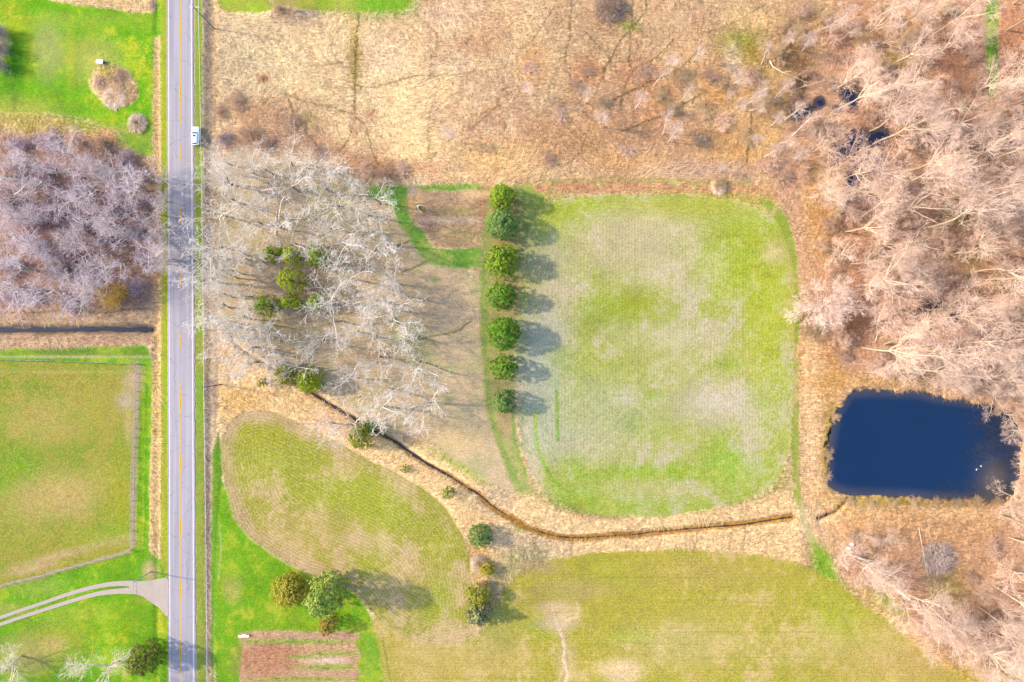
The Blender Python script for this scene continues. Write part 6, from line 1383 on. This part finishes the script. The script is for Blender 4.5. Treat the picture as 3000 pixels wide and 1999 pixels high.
# rubbish between thicket and road
M['blue_white'] = simple_mat('pale_blue_plastic', (.66, .72, .82), .5, .1, 4)
def sack(px, py, r, mat, label, seed):
    rs = random.Random(seed); mb = MB(); rings = []
    for t in (0, .12, .35, .65, .88, 1):
        rr = r * math.sin(PI * (.12 + .8 * t)) ; rings.append([(rr * (1 + rs.uniform(-.2, .2)) * math.cos(a), rr * (1 + rs.uniform(-.2, .2)) * math.sin(a) * .8, t * r * 1.1) for a in [2 * PI * k / 9 for k in range(9)]])
    o = mb.loft(rings).build('rubbish_bag', mat, None, True); o.location = (*w2(px, py), gz(px, py) - .03); tag(o, label, 'rubbish bag', 'rubbish left of the road'); return o
sack(430, 503, .36, M['blue_white'], 'bluish white rubbish bag, topmost of the litter left of the road', 1)
sack(437, 511, .32, M['blue_white'], 'pale rubbish bag just above the plank, right one', 2)
sack(430, 521, .22, M['white_plastic'], 'small white bag against the middle of the plank', 3)
sack(435, 521, .18, M['log_pale'], 'tiny cream bag against the right end of the plank', 4)
o = MB().box((0, 0, .12), (2.2, .24, .14), rz=.03, bev=.02).build('plank', M['log_pale']); o.location = (*w2(428, 527), gz(428, 527)); tag(o, 'weathered plank lying below the rubbish bags left of the road', 'plank')
# white stump beside the fallen trunk
M['white_wood'] = simple_mat('bleached_stump', (.80, .78, .76), .8, .12, 3)
def stump(px, py, label, seed):
    rs = random.Random(seed); rings = []
    for t, k in ((0, 1.25), (.2, 1.0), (.5, .95), (.6, .7)): rings.append([(.42 * k * (1 + .2 * math.sin(3 * a + 1) + rs.uniform(-.06, .06)) * math.cos(a), .34 * k * (1 + .2 * math.sin(2 * a)) * math.sin(a), t) for a in [2 * PI * i / 12 for i in range(12)]])
    o = MB().loft(rings).build('stump', M['white_wood'], None, True); o.location = (*w2(px, py), gz(px, py)); tag(o, label, 'stump')
stump(2484, 1606, 'bleached white stump at the head of the thick fallen trunk', 1)
stump(2494, 1594, 'smaller bleached stump above the white stump', 2)
# two white water birds on the pond
M['feather'] = simple_mat('white_feathers', (.82, .80, .76), .8, .06, 6); M['beak'] = simple_mat('orange_beak', (.6, .22, .03), .5, .1, 5)
def bird(px, py, rz, label):
    e = empty('white_bird', (*w2(px, py), -.45), rz, .62)
    rings = []
    for y, w, z0, z1 in ((-.34, .015, .13, .16), (-.26, .08, .06, .18), (-.12, .14, -.03, .22), (.04, .155, -.05, .23), (.16, .12, -.03, .22), (.24, .07, .04, .24), (.28, .05, .12, .34), (.30, .042, .22, .42), (.33, .045, .32, .48), (.38, .05, .36, .47), (.43, .025, .39, .44)):
        zc = (z0 + z1) / 2; rings.append([(w * math.cos(a), y, zc + (z1 - z0) / 2 * math.sin(a)) for a in [2 * PI * k / 10 for k in range(10)]])
    MB().loft(rings).build('body', M['feather'], e, True)
    MB().tube([(0, .42, .415), (0, .50, .40)], [.02, .008], 6).build('beak', M['beak'], e, True)
    for s in (-1, 1): MB().loft([[(s * (.12 + dx), y, z + dz) for dx, dz in ((0, -.06), (.035, 0), (0, .06), (-.02, 0))] for y, z in ((.12, .15), (-.05, .17), (-.22, .165), (-.33, .16))]).build('wing', M['feather'], e, True)
    tag(e, label, 'bird', 'white birds on the pond')
bird(2877, 1367, .2, 'white water bird on the pond, upper one of the pair')
bird(2864, 1377, -.5, 'white water bird on the pond, lower one of the pair')

#--CAM--
cam = bpy.data.cameras.new('camera'); cam.sensor_width = 36.0; cam.lens = 18.0 * H / (1500 * S); cam.clip_end = 6000; cam.clip_start = 1
co = bpy.data.objects.new('camera', cam); COL.objects.link(co); co.location = (0, 0, H); co.rotation_euler = (0, 0, 0)
scene.camera = co
EL = math.radians(33.0); AZ = math.radians(-80.0)          # sun low in the west, a touch north
to_sun = Vector((math.sin(AZ) * math.cos(EL), math.cos(AZ) * math.cos(EL), math.sin(EL)))
sl_ = bpy.data.lights.new('sun', 'SUN'); sl_.energy = 2.0; sl_.angle = math.radians(2.5); sl_.color = (1, .88, .68)
so = bpy.data.objects.new('sun', sl_); COL.objects.link(so); so.rotation_euler = (-to_sun).to_track_quat('-Z', 'Y').to_euler()
world = bpy.data.worlds.new('World'); scene.world = world; world.use_nodes = True
wn = world.node_tree; bg = wn.nodes['Background']
sky = wn.nodes.new('ShaderNodeTexSky'); sky.sky_type = 'NISHITA'; sky.sun_disc = False; sky.sun_elevation = EL; sky.sun_rotation = AZ % (2 * PI)
wn.links.new(sky.outputs[0], bg.inputs[0]); bg.inputs[1].default_value = .15
vs = scene.view_settings; vs.view_transform = 'Standard'; vs.look = 'None'; vs.exposure = 1.64; vs.gamma = 1.0
